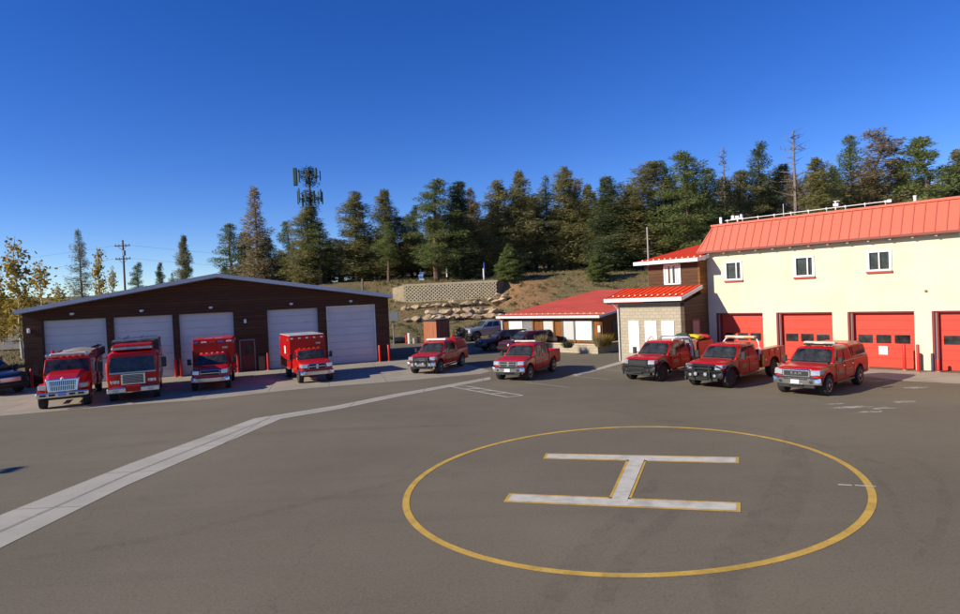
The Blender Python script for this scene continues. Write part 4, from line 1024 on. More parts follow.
def car_shell(parent, name, m, stations, arches=(), floor=.45, cap=True):
    """stations: (x, half width, belt z, top z); lofted body with wheel arches cut into its lower edge"""
    xs = [q[0] for q in stations]; x0, x1 = xs[-1], xs[0]; N = int((x1-x0)/.07); rings = []
    def f(x, k): return interp(x, [(q[0], q[k]) for q in reversed(stations)])
    for i in range(N+1):
        x = x0+(x1-x0)*i/N; hw, bz, tz = f(x,1), f(x,2), f(x,3)
        lo = floor
        for (xa, ra, zc) in arches:
            if abs(x-xa) < ra: lo = max(lo, zc+math.sqrt(ra*ra-(x-xa)**2))
        prof = [(.955,floor),(.985,floor+.12),(1.0,floor+(bz-floor)*.45),(.995,floor+(bz-floor)*.75),(.965,bz-.03),(.91,bz+(tz-bz)*.45),(.72,tz-.012),(.35,tz)]
        ring = [(x, hw*a, max(z, min(lo, bz-.05))) for a, z in prof]
        ring = ring + [(a, -b, c) for a, b, c in reversed(ring)]
        ring = [(x, ring[0][1]*.82, ring[0][2]+.0)] + ring + [(x, -ring[0][1]*.82, ring[0][2])]
        rings.append(ring)
    return MB().loft(rings, cap=cap).build(name, m, parent, smooth=True, angle=28)

def cabin(parent, m, xw, xf, xr, xb, hb, ht, zb, zt, split=(), name='cab'):
    """xw windscreen foot, xf roof front, xr roof rear, xb rear foot; hb/ht half widths at belt and roof"""
    zs = zt-.10
    rings = [[(xw,hb,zb-.06),(xb,hb,zb-.06),(xb,-hb,zb-.06),(xw,-hb,zb-.06)], [(xw,hb,zb),(xb,hb,zb),(xb,-hb,zb),(xw,-hb,zb)],
             [(xf+.07,ht+.02,zs),(xr-.04,ht+.02,zs),(xr-.04,-ht-.02,zs),(xf+.07,-ht-.02,zs)], [(xf-.10,ht-.08,zt-.015),(xr+.08,ht-.08,zt-.015),(xr+.08,-ht+.08,zt-.015),(xf-.10,-ht+.08,zt-.015)],
             [(xf-.35,ht-.25,zt),(xr+.25,ht-.25,zt),(xr+.25,-ht+.25,zt),(xf-.35,-ht+.25,zt)]]
    c = MB().loft(rings).build(name, m, parent, bevel=.02, smooth=True, angle=30)
    def P(t, v, side):   # a point of the side face: t along x (metres at belt), v 0..1 up
        a = Vector((t, hb*side, zb)); 
        xt = xf+.07 + (t-xw)*((xr-.04)-(xf+.07))/(xb-xw)
        b = Vector((xt, (ht+.02)*side, zs)); return a.lerp(b, v)+Vector((0, .008*side, 0))
    def pane(nm, pts, off):
        n = (pts[1]-pts[0]).cross(pts[2]-pts[0]).normalized()
        if n.dot(off) < 0: n = -n
        a = [p+n*.012 for p in pts]; b = [p-n*.01 for p in pts]; return MB().hexa(a, b).build(nm, DARKGLASS, c)
    def face(x0, x1, h0, h1, v0, v1, e):   # front / rear glass
        A = Vector((x0, h0, zb)).lerp(Vector((x1, h1, zs)), v0); B = Vector((x0, h0, zb)).lerp(Vector((x1, h1, zs)), v1)
        A.y -= e; B.y -= e
        return [Vector((A.x,-A.y,A.z)), A, B, Vector((B.x,-B.y,B.z))]
    q4 = face(xw, xf+.07, hb, ht+.02, .04, .94, .07); nrm = Vector((zs-zb, 0, xw-xf-.07)).normalized(); W = MB(); rg = []
    for i in range(9):
        t = i/8; a = q4[0].lerp(q4[1], t); b = q4[3].lerp(q4[2], t); bl_ = nrm*(.015+.055*(1-(2*t-1)**2)); mid = a.lerp(b, .5)+nrm*.012
        rg.append([a+bl_, mid+bl_, b+bl_, b-nrm*.02, a-nrm*.02])
    W.loft(rg).build('windshield', DARKGLASS, c, smooth=True, angle=40)
    pane('rear_window', face(xb, xr-.04, hb, ht+.02, .15, .9, .16), Vector((-1,0,.2)))
    L = xw-xb; prev = None
    for i, (a, b) in enumerate(split):
        for sd in (1, -1):
            a0 = xw-a*L; b0 = xw-b*L
            sh = .0
            pane('side_window', [P(a0, .06, sd), P(b0, .06, sd), P(b0, .88, sd), P(a0-.02, .88, sd)], Vector((0, sd, 0)))
    return c

def lightbar(parent, x, y, z, w, m=WHITE, lens=None, tall=.13, dep=.28):
    b = MB().box(x-dep/2,x+dep/2,-w/2,w/2,z+.04,z+.04+tall).build('light_bar', m, parent, bevel=.035, smooth=True)
    MB().box(x-.05,x+.05,-w/2+.15,-w/2+.25,z-.01,z+.05).box(x-.05,x+.05,w/2-.25,w/2-.15,z-.01,z+.05).build('bracket', BLACK, b)
    if lens:
        for k, c in enumerate(lens):
            y0 = -w/2+.06+k*(w-.12)/len(lens); BX('lens', c, b, x-dep/2-.01, x+dep/2+.01, y0+.02, y0+(w-.12)/len(lens)-.02, z+.07, z+.03+tall*.75)
    return b
def mirror(parent, x, y, z, sd, big=False):
    k = 1.3 if big else 1
    MB().box(x-.05,x+.05,y+sd*.16-.0 if sd>0 else y-.16-.16*k,y+.16+.16*k if sd>0 else y-.16,z-.02,z+.26*k).bar((x,y,z+.05),(x,y+sd*.2,z+.08),.03).build('mirror', BLACK, parent, bevel=.02)
def plate(parent, x, z, m=WHITE): BX('licence_plate', m, parent, x, x+.012, -.17, .17, z, z+.17)
def decal(parent, x0, x1, y, z, sd, m, h=.06):
    MB().box(x0, x1, y if sd > 0 else y-.006, y+.006 if sd > 0 else y, z, z+h).build('door_emblem', m, parent)

GOLD = mat('dull_gold_lettering', (.34,.22,.10), .5, 0, .3, 20)
def pickup(loc, heading, label, opts, scale=.95, name='pickup_truck'):
    g = lambda k, d=None: opts.get(k, d)
    o = empty(name, (loc[0], loc[1], 0), R(heading), scale); tag(o, label, 'pickup truck')
    paint = g('paint', REDP); xa, xb_ = 1.85, -1.80; wr = .44; hz = g('lift', .0)
    zb = 1.28+hz; tail = -2.98 if not g('chassis') else -1.15
    st = [(2.62,.86,.86+hz,1.02+hz),(2.56,.93,1.0+hz,1.15+hz),(2.35,.985,1.12+hz,1.24+hz),(1.9,1.0,1.20+hz,1.285+hz),(1.15,1.0,1.25+hz,1.33+hz),(1.0,1.0,zb,1.33+hz)]
    if g('bed') == 'open':
        car_shell(o, 'body', paint, st+[(-1.12,1.0,zb,1.33+hz)], [(xa,.56,wr)], .48+hz)
        bd = MB(); s2 = [(-1.16,1.0),(-2.98,.985)]
        rings = []
        N = 26
        for i in range(N+1):
            x = -1.16+(-2.98+1.16)*i/N; lo = .52
            if abs(x-xb_) < .56: lo = max(lo, wr+math.sqrt(.56**2-(x-xb_)**2))
            rings.append([(x,.955,lo),(x,.985,max(lo,.65)),(x,1.0,max(lo,.95)),(x,.985,1.30),(x,.93,1.345),(x,.90,1.33),(x,.90,.80),(x,-.90,.80),(x,-.90,1.33),(x,-.93,1.345),(x,-.985,1.30),(x,-1.0,max(lo,.95)),(x,-.985,max(lo,.65)),(x,-.955,lo)])
        bed = MB().loft(rings, cap=True).build('cargo_bed', paint, o, smooth=True, angle=28)
        MB().box(-3.0,-2.94,-.97,.97,.62,1.34).build('tailgate', paint, o, bevel=.02)
        MB().box(-1.22,-1.16,-.9,.9,.8,1.34).build('bed_front', paint, o)
        MB().box(-3.12,-2.98,-.95,.95,.52,.68).build('rear_bumper', CHROME, o, bevel=.03)
    elif g('chassis'):
        car_shell(o, 'body', paint, st+[(-1.12,1.0,zb,1.33+hz)], [(xa,.60,wr)], .50+hz)
        MB().box(-3.2,-1.1,-.42,-.28,.55,.75).box(-3.2,-1.1,.28,.42,.55,.75).build('frame_rail', BLACKM, o)
    else:
        car_shell(o, 'body', paint, st+[(-2.95,.985,zb+.02,1.34+hz),(-3.0,.95,zb-.02,1.30+hz)], [(xa,.56,wr),(xb_,.56,wr)], .50+hz)
        MB().box(-3.16,-3.0,-.95,.95,.52,.70).build('rear_bumper', CHROME, o, bevel=.03)
    # inner wheel wells
    MB().box(1.3,2.4,-.80,.80,.50,1.05).build('wheel_well', BLACK, o)
    if not g('chassis'): MB().box(-2.35,-1.25,-.78,.78,.50,.79).build('wheel_well', BLACK, o)
    c = cabin(o, paint, 1.18, .55, -.98, -1.12, .93, .76, 1.30+hz, 1.96+hz, ((.185,.50),(.555,.87)))
    # cowl
    MB().box(1.12,1.34,-.78,.78,1.30+hz,1.345+hz).build('cowl', BLACK, o)
    # doors: panels proud of the body with handles
    for sd in (1, -1):
        for (a, b) in ((1.02,.02),(-.0,-1.02)):
            y = sd*1.0
            d = MB().hexa([(a,y*.985,.56+hz),(b,y*.985,.56+hz),(b,y*1.006,.9+hz),(a,y*1.006,.9+hz)], [(a,y*.975,1.26+hz),(b,y*.975,1.26+hz),(b,y*.96,.9+hz),(a,y*.96,.9+hz)])
            d = MB().loft([[(a,y*.9,.56+hz),(a,y*.99,.56+hz),(a,y*1.006,.82+hz),(a,y*.992,1.16+hz),(a,y*.965,1.275+hz),(a,y*.9,1.275+hz)], [(b,y*.9,.56+hz),(b,y*.99,.56+hz),(b,y*1.006,.82+hz),(b,y*.992,1.16+hz),(b,y*.965,1.275+hz),(b,y*.9,1.275+hz)]]).build('door', paint, o, bevel=.008)
            MB().box(b+.08,b+.26,sd*1.0 if sd>0 else -1.04,1.04 if sd>0 else -1.0,1.09+hz,1.125+hz).build('handle', CHROME if not g('dark') else BLACKM, d, bevel=.01)
            if g('emblem') and a > .5: decal(o, .30, .78, sd*1.006, .82+hz, sd, GOLD, .20); 
        yy = sd*1.0
        gp_ = MB()
        for gx_ in (1.035, -.01, -1.03): gp_.box(gx_-.010, gx_+.010, yy if sd > 0 else yy-.010, yy+.010 if sd > 0 else yy, .62+hz, 1.24+hz)
        gp_.build('door_gap', BLACK, o)
        MB().box(-.02-.035,-.02+.035,sd*.90-.02,sd*.90+.02,1.30+hz,1.36+hz).build('pillar_trim', BLACK, o)
        if g('emblem'): decal(o, -.9, -.2, sd*1.006, .88+hz, sd, GOLD, .07)
    MB().box(-1.0,1.05,-1.03,-.9,.40,.47).box(-1.0,1.05,.9,1.03,.40,.47).build('side_step', BLACKM, o, bevel=.01)
    # front end
    gm = g('grille', CHROME)
    if g('dark'): MB().box(2.48,2.65,-.96,.96,.78+hz,.90+hz).box(2.48,2.65,-.6,.6,.90+hz,1.16+hz).build('front_surround', BLACKM, o, bevel=.03)
    fr = MB().box(2.50,2.70,-.58,.58,.82+hz,1.17+hz).build('grille', gm, o, bevel=.04)
    if g('face') == 'cross':
        for y0, y1 in ((-.50,-.05),(.05,.50)):
            for z0, z1 in ((.87,.97),(1.0,1.11)): BX('mesh', BLACK, fr, 2.695, 2.708, y0, y1, z0+hz, z1+hz)
    else:
        BX('mesh', BLACK, fr, 2.695, 2.708, -.50, .50, .88+hz, 1.10+hz)
        if g('face') == 'letters':
            mt = Matrix.Translation((2.712, 0, .99+hz)) @ Matrix(((0,0,1,0),(1,0,0,0),(0,1,0,0),(0,0,0,1)))
            text('grille_letters', 'R A M', .17, CHROME, fr, mt, .006)
        elif not g('dark'):
            for z in (.93,1.0,1.06): BX('slat', CHROME, fr, 2.708, 2.716, -.5, .5, z+hz, z+.02+hz)
    for sd in (1, -1):
        h = MB().loft([[(2.69,sd*.59,.91+hz),(2.67,sd*.59,1.13+hz),(2.60,sd*.93,1.14+hz),(2.63,sd*.93,.94+hz)],[(2.4,sd*.59,.91+hz),(2.4,sd*.59,1.14+hz),(2.34,sd*1.005,1.15+hz),(2.34,sd*1.005,.98+hz)]]).build('headlight', LAMP, o, bevel=.015)
        BX('indicator', AMBER, h, 2.58, 2.63, sd*.86 if sd>0 else -.93, .93 if sd>0 else -.86, .93+hz, .98+hz)
        mirror(o, 1.0, sd*.93, 1.30+hz, sd, g('bigmirror'))
    bm_ = g('bumper', CHROME)
    bp = MB().loft([[(2.58,y,.52),(2.80-abs(y)**3*.16,y,.54),(2.82-abs(y)**3*.16,y,.76),(2.66,y,.82)] for y in (-.98,-.9,-.7,-.4,0,.4,.7,.9,.98)]).build('front_bumper', bm_, o, smooth=True, angle=40)
    MB().box(2.5,2.74,-.75,.75,.38,.53).build('air_dam', BLACK, o, bevel=.02)
    BX('lower_intake', BLACK, bp, 2.795, 2.832, -.46, .46, .745, .80); BX('tow_step', BLACK, bp, 2.80, 2.835, -.30, .30, .50, .56)
    MB().box(2.56,2.70,-.985,.985,.815+hz,.845+hz).build('bumper_gap', BLACK, o)
    for sd in (1,-1): MB().lathe([(.07,0),(.07,.03),(.01,.035)], (2.77-.02,sd*.62,.65), 'X', 12).build('fog_lamp', LAMP if g('bullbar') else BLACK, bp)
    if g('plate'): plate(o, 2.83, .57)
    if g('bullbar'):
        s = MB(); zt_ = 1.16+hz
        for y in (-.42,.42): s.box(2.84,2.90,y-.03,y+.03,.5,zt_)
        for z in ((.62,.80,.98,1.14) if g('bullbar') == 'full' else (.85,1.12)): s.bar((2.88,-.42,z+hz),(2.88,.42,z+hz),.03)
        if g('bullbar') == 'full':
            for sd in (1,-1): s.tube([(2.88,sd*.42,1.12+hz),(2.84,sd*.72,1.12+hz),(2.70,sd*.93,1.0+hz),(2.66,sd*.97,.75+hz)], [.03]*4); s.tube([(2.88,sd*.42,.85+hz),(2.78,sd*.85,.85+hz),(2.66,sd*.97,.80+hz)], [.028]*3)
        s.build('bull_bar', BLACKM, o, smooth=True)
        for y in (-.25,.25): MB().lathe([(.085,0),(.09,.05),(.075,.06),(.01,.065)], (2.90,y,.72+hz), 'X', 14).build('auxiliary_lamp', LAMP, o)
    if g('flares'):
        for sd in (1,-1):
            for xx in (xa,)+((xb_,) if not g('chassis') else ()):
                s = MB(); rings = []
                for i in range(13):
                    a = math.pi*i/12*1.08-.12; cx0, cz0 = xx+.60*math.cos(a), wr+.60*math.sin(a); cx1, cz1 = xx+.70*math.cos(a), wr+.70*math.sin(a)
                    rings.append([(cx0,sd*.97,cz0),(cx0,sd*1.09,cz0),(cx1,sd*1.04,cz1),(cx1,sd*.97,cz1)])
                s.loft(rings).build('fender_flare', BLACK, o, smooth=True)
    rim = g('rim', ALU); R_ = g('tyre', wr)
    for (x, sd) in ((xa,1),(xa,-1),(g('rearaxle', xb_),1),(g('rearaxle', xb_),-1)): wheel(o, x, sd*.86, R_, .29, rim, sd)
    return o, c
# 1: topper pickup on the right
def topper(o, paint, zt=1.98, win=True):
    rings = []
    for x, hw, t_ in ((-1.14,.90,zt-.02),(-1.6,.92,zt),(-2.6,.92,zt-.01),(-2.9,.90,zt-.12),(-3.02,.88,1.36)):
        rings.append([(x,hw+.03,1.33),(x,hw+.01,1.36),(x,hw-.10,t_-.10),(x,hw-.22,t_),(x,-hw+.22,t_),(x,-hw+.10,t_-.10),(x,-hw-.01,1.36),(x,-hw-.03,1.33)])
    c = MB().loft(rings).build('bed_canopy', paint, o, smooth=True, angle=30)
    if win:
        for sd in (1,-1):
            for (a, b) in ((-1.28,-1.98),(-2.06,-2.72)):
                MB().hexa([(a,sd*.925,1.42),(b,sd*.925,1.42),(b,sd*.845,zt-.17),(a,sd*.845,zt-.17)], [(a,sd*.90,1.42),(b,sd*.90,1.42),(b,sd*.82,zt-.17),(a,sd*.82,zt-.17)]).build('side_window', DARKGLASS, c)
    MB().hexa([(-3.0,-.7,1.42),(-3.0,.7,1.42),(-2.93,.62,zt-.22),(-2.93,-.62,zt-.22)],[(-3.03,-.7,1.42),(-3.03,.7,1.42),(-2.965,.62,zt-.22),(-2.965,-.62,zt-.22)]).build('rear_window', DARKGLASS, c)
    return c
def front_to_origin(fx, fy, heading, scale=.95):   # the middle between the front wheels' contact points -> origin
    h = R(heading); return (fx-1.85*scale*math.cos(h), fy-1.85*scale*math.sin(h))
o, c = pickup(front_to_origin(13.30, 25.62, -139.5), -139.5, 'red pickup with chrome bumper, lettered grille and red bed canopy', dict(face='letters', emblem=1, plate=1))
topper(o, REDP); lightbar(o, .05, 0, 1.98, 1.35, mat('beige_light_bar', (.62,.55,.42), .3), [LAMP, WHITE, LAMP], .11)
lightbar(o, .36, 0, 1.955, 1.2, BLACKM, None, .06, .12)
# 2: brush truck with bull bar and service body
o, c = pickup(front_to_origin(10.55, 28.55, -138.5), -138.5, 'red crew cab truck with black bull bar and long red service body behind', dict(face='plain', grille=BLACKM, dark=1, bumper=BLACKM, bullbar='full', flares=1, chassis=1, emblem=1, rim=BLACKM, rearaxle=-2.75, bigmirror=1, tyre=.46))
def service_body(o, x0, x1, z0=.62, z1=1.52, paint=REDP, drop=True):
    for sd in (1,-1):
        poly = [(x0,z0),(x0,z1),(x1,z1),(x1,z0),(-2.15,z0),(-2.28,z0+.28),(-2.5,z0+.42),(-3.0,z0+.42),(-3.22,z0+.28),(-3.35,z0)]
        poly = [(x0,z0),(-2.15,z0),(-2.28,z0+.28),(-2.5,z0+.42),(-3.0,z0+.42),(-3.22,z0+.28),(-3.35,z0),(x1,z0),(x1,z1),(x0,z1)]
        b = MB().prism(poly, sd*.62, sd*1.05).build('side_locker', paint, o, bevel=.012)
        for a, e in ((x0-.06,-2.05),(-2.12,-2.75),(-2.82,-3.4),(-3.46,x1+.06)):
            zz = z0+.07 if (a > -2.1 or a < -3.4) else z0+.50
            d = MB().box(e,a,sd*1.05 if sd>0 else -1.068,1.068 if sd>0 else -1.05,zz,z1-.06).build('locker_door', paint, b, bevel=.006)
            MB().box((a+e)/2-.05,(a+e)/2+.05,sd*1.068 if sd>0 else -1.082,1.082 if sd>0 else -1.068,zz+.25,zz+.32).build('handle', CHROME, d)
    MB().box(x1,x0,-.62,.62,z0+.15,z0+.3).build('deck', ALU, o); MB().box(x0-.05,x0,-1.0,1.0,z0,z1+.02).build('front_bulkhead', paint, o)
    return o
service_body(o, -1.28, -4.0)
s = MB()
for sd in (1,-1): s.tube([(-1.22,sd*.95,1.0),(-1.22,sd*.95,1.85),(-1.30,sd*.80,2.08)], [.032,.032,.032]); s.tube([(-1.22,sd*.99,1.62),(-1.35,sd*1.0,1.25),(-1.35,sd*1.0,.8)], [.05,.06,.04])
s.bar((-1.30,-.80,2.08),(-1.30,.80,2.08),.032); s.build('headache_rack', WHITE, o, smooth=True)
MB().box(-1.42,-1.30,.97,1.10,.75,1.25).build('reflective_tape', HIVIS, o, bevel=.02)
lightbar(o, -1.25, 0, 2.06, 1.55, MATS['beige_light_bar'], [AMBER, WHITE, AMBER], .12, .3)
MB().box(-3.6,-1.6,-.5,.5,.9,1.35).build('water_tank', ALU, o, bevel=.05)
# 3: flatbed brush truck at the left of the three
o, c = pickup(front_to_origin(8.28, 31.35, -136), -136, 'red crew cab brush truck with black bumper and loaded flatbed', dict(face='dark', grille=BLACKM, dark=1, bumper=BLACKM, flares=1, chassis=1, emblem=1, rim=BLACKM, rearaxle=-2.6, lift=.03, bigmirror=1, tyre=.46))
MB().box(-3.9,-1.18,-1.05,1.05,.82,.95).build('flat_deck', BLACKM, o, bevel=.01)
s = MB()
for sd in (1,-1): s.tube([(-1.2,sd*.98,.95),(-1.2,sd*.98,1.75),(-1.28,sd*.82,2.08)], [.05,.05,.05]); s.tube([(-1.3,sd*1.0,1.9),(-1.5,sd*1.02,1.5),(-1.7,sd*1.02,.95)], [.045]*3)
s.bar((-1.28,-.82,2.08),(-1.28,.82,2.08),.05); s.build('headache_rack', ALU, o, smooth=True)
MB().tube([(.1,.62,2.03),(-.6,.78,2.06),(-1.25,.92,2.02),(-1.32,1.0,1.5),(-1.32,1.0,1.0)], [.05]*5).build('white_hose', WHITE, o, smooth=True)
MB().box(-1.95,-1.32,-.98,.98,.95,1.92).build('pump_enclosure', ALU, o, bevel=.04)
s = MB(); 
for sd in (1,-1): s.box(-3.8,-2.05,sd*.98 if sd>0 else -1.04,1.04 if sd>0 else -.98,.95,1.75)
s.box(-3.85,-3.8,-1.0,1.0,.95,1.75).build('side_panel', REDDOOR, o, bevel=.01)
MB().box(-3.7,-2.1,-.9,.9,.95,1.6).build('water_tank', BLACK, o, bevel=.05)
def lump(name, m, parent, c, r, n=3, seed=0):
    bm = bmesh.new(); bmesh.ops.create_icosphere(bm, subdivisions=n, radius=1); rn = random.Random(seed); ph = [rn.uniform(0,6) for _ in range(6)]
    for v in bm.verts:
        k = 1+.13*math.sin(5*v.co.x+ph[0])*math.sin(4*v.co.y+ph[1])+.10*math.sin(11*v.co.z+ph[2]+6*v.co.x); v.co = Vector((v.co.x*r[0]*k, v.co.y*r[1]*k, v.co.z*r[2]*k))
    me = bpy.data.meshes.new(name); bm.to_mesh(me); bm.free(); me.materials.append(m); me.shade_smooth()
    ob = bpy.data.objects.new(name, me); COL.objects.link(ob); ob.location = c
    if parent: ob.parent = parent
    return ob
BR = o
def cargo(name, m, local, r, lb, cat, seed):
    h = BR.rotation_euler.z; k = .95; x, y, z = [q*k for q in local]
    q = lump(name, m, None, (BR.location.x+x*math.cos(h)-y*math.sin(h), BR.location.y+x*math.sin(h)+y*math.cos(h), z), r, 3, seed); q.rotation_euler.z = h; tag(q, lb, cat)
cargo('net_bundle', GREENC, (-1.75,.25,2.02), (.42,.40,.22), 'dark green bundle on top of the left brush truck', 'bundle', 1)
cargo('hose_pack', YELLOW, (-2.9,.30,1.92), (.50,.55,.16), 'bright yellow hose pack on the left brush truck bed', 'hose', 2)
cargo('strap_bundle', REDC, (-3.55,.55,1.88), (.26,.42,.17), 'red strapped bundle behind the yellow hose pack', 'bundle', 3)
# 4: open bed pickup with chrome cross grille
o, c = pickup(front_to_origin(1.72, 33.75, -118), -118, 'red pickup with chrome cross grille and open bed in the middle of the lot', dict(face='cross', bed='open', emblem=1, plate=1))
lightbar(o, .1, 0, 1.97, 1.35, WHITE, [LAMP, MATS['beige_light_bar'], LAMP], .10)
MB().box(-1.75,-1.25,-.75,.75,.8,1.72).build('tool_box', BLACK, o, bevel=.05)
# 5: canopy pickup with black grille guard beside the garage
o, c = pickup(front_to_origin(-3.45, 38.4, -111), -111, 'red canopy pickup with white light bar and black grille guard beside brown garage', dict(face='plain', grille=BLACKM, bumper=CHROME, bullbar='half', emblem=1, plate=0))
topper(o, REDP, 2.02, False); lightbar(o, .15, 0, 1.97, 1.45, WHITE, None, .13, .34)
MB().lathe([(.10,2.0),(.08,2.15),(.02,2.22)], (-2.7,-.1,0), 'Z', 12).build('beacon', REDLENS, o)

# --- ambulance-type trucks
def box_truck(fx, fy, heading, label, dark=False, scale=1., cat='ambulance', name='ambulance', roofw=True, zb1=2.75, zt1=.0):
    h = R(heading); o = empty(name, (fx-1.95*scale*math.cos(h), fy-1.95*scale*math.sin(h), 0), h, scale); tag(o, label, cat)
    xa, xb_, wr = 1.95, -1.85, .43
    st = [(2.72,.86,.92,1.06),(2.66,.95,1.05,1.2),(2.4,1.0,1.18,1.30),(1.9,1.02,1.28,1.36),(1.1,1.02,1.36,1.42),(.1,1.02,1.38,1.42)]
    car_shell(o, 'body', REDP, st, [(xa,.57,wr)], .50)
    MB().box(1.4,2.5,-.80,.80,.5,1.1).build('wheel_well', BLACK, o)
    cabin(o, REDP, 1.30, .72, .05, .02, .95, .80, 1.38, 2.02, ((.22,.86),))
    MB().box(1.2,1.42,-.8,.8,1.37,1.43).build('cowl', BLACK, o)
    for sd in (1,-1):
        y = sd*1.02
        d = MB().loft([[(a,y*.9,.6),(a,y*.99,.6),(a,y*1.006,.9),(a,y*.99,1.22),(a,y*.965,1.36),(a,y*.9,1.36)] for a in (1.12,.12)]).build('door', REDP, o, bevel=.008)
        BX('handle', CHROME, d, .2, .38, min(y*1.0,y*1.03), max(y*1.0,y*1.03), 1.15, 1.19)
        MB().loft([[(2.79,sd*.58,.95),(2.77,sd*.58,1.18),(2.70,sd*.93,1.18),(2.72,sd*.93,.97)],[(2.45,sd*.58,.95),(2.45,sd*.58,1.2),(2.4,sd*1.025,1.2),(2.4,sd*1.025,1.0)]]).build('headlight', LAMP, o, bevel=.015)
        mirror(o, 1.05, sd*.98, 1.42, sd, True)
    g = MB().box(2.58,2.74,-.56,.56,.86,1.20).build('grille', CHROME, o, bevel=.05)
    BX('mesh', BLACK, g, 2.735, 2.75, -.5, .5, .90, 1.16)
    if not dark: BX('cross_bar', CHROME, g, 2.75, 2.76, -.5, .5, 1.01, 1.05); BX('cross_bar', CHROME, g, 2.75, 2.76, -.07, .07, .9, 1.16)
    else:
        BX('slat', CHROME, g, 2.75, 2.76, -.5, .5, 1.0, 1.03)
    MB().loft([[(2.66,y,.52),(2.90-abs(y)**3*.18,y,.54),(2.92-abs(y)**3*.18,y,.74),(2.72,y,.80)] for y in (-1.02,-.9,-.7,-.4,0,.4,.7,.9,1.02)]).build('front_bumper', CHROME, o, smooth=True, angle=40)
    for y in (-.72,.72): BX('siren_speaker', ALU, o, 2.85, 2.93, y-.1, y+.1, .56, .70)
    # patient box
    B = MB().box(-3.6,.0,-1.15,1.15,.72,zb1).build('box_body', REDP, o, bevel=.05, smooth=True)
    if roofw: MB().box(-3.57,-.03,-1.12,1.12,zb1-.01,zb1+.035).build('roof_panel', WHITEP, B, bevel=.02); lump('roof_emblem', mat('faded_blue_emblem', (.25,.35,.60), .6), B, (-1.5,0,zb1+.035), (.42,.42,.01), 2, 4)
    else:
        BX('roof_lettering', WHITEP, B, -1.0, -.75, -.45, -.05, zb1, zb1+.012); BX('roof_lettering', WHITEP, B, -1.0, -.75, .08, .55, zb1, zb1+.012)
    # warning lights along the front top edge
    n = 9 if roofw else 5
    for i in range(n):
        y = -.95+i*1.9/(n-1); m = (WHITE, REDLENS)[i % 2] if roofw else (BLUELENS, WHITE, REDLENS)[i % 3]
        w_ = .075 if roofw else .15
        BX('warning_light', m, B, 0, .035, y-w_, y+w_, zb1-.23, zb1-.14, bevel=.008)
    BX('marker_lamp', LAMP, B, 0, .03, .55, .85, zb1-.62, zb1-.50)
    for sd in (1,-1):
        y = sd*1.15
        for a, b in ((-.12,-1.0),(-1.08,-2.3),(-2.38,-3.45)):
            z0_ = .85 if a > -2 else 1.2
            d = MB().box(b,a,min(y,y+sd*.012),max(y,y+sd*.012),z0_,2.35).build('compartment_door', REDP, B, bevel=.004)
            BX('handle', CHROME, d, b+.1, b+.2, min(y,y+sd*.03), max(y,y+sd*.03), 1.5, 1.62)
        BX('side_window', WHITE if sd < 0 else DARKGLASS, B, -1.75, -1.25, min(y+sd*.012,y+sd*.02), max(y+sd*.012,y+sd*.02), 1.65, 2.15)
        for a in (-.3,-3.2): BX('scene_light', LAMP, B, a-.18, a+.02, min(y,y+sd*.04), max(y,y+sd*.04), zb1-.32, zb1-.17)
        BX('stripe', mat('black_stripe', (.02,.02,.02), .5), B, -3.5, -.05, min(y+sd*.012,y+sd*.016), max(y+sd*.012,y+sd*.016), 1.18, 1.30)
        BX('rub_rail', ALU, B, -3.5, -.05, min(y,y+sd*.05), max(y,y+sd*.05), .70, .80)
    BX('rear_step', ALU, o, -3.9, -3.6, -1.05, 1.05, .50, .58)
    MB().box(-3.5,1.2,-.42,-.28,.5,.7).box(-3.5,1.2,.28,.42,.5,.7).build('frame_rail', BLACKM, o)
    for i in range(5): BX('clearance_lamp', AMBER if not dark else WHITE, o, .55, .63, -.6+i*.3-.05, -.6+i*.3+.05, 2.01, 2.055, bevel=.01)
    for (x, y, sd) in ((xa,.90,1),(xa,-.90,-1),(xb_,.93,1),(xb_,-.93,-1)): wheel(o, x, y, wr, .29, ALU, sd)
    return o
box_truck(-10.0, 36.85, -63, 'red ambulance with white roof panel standing in front of the fourth garage door', scale=.95, zb1=2.85)
box_truck(-15.62, 35.60, -71, 'dark shaded red ambulance with red roof in front of the third garage door', dark=True, scale=.98, roofw=False, zb1=2.85)

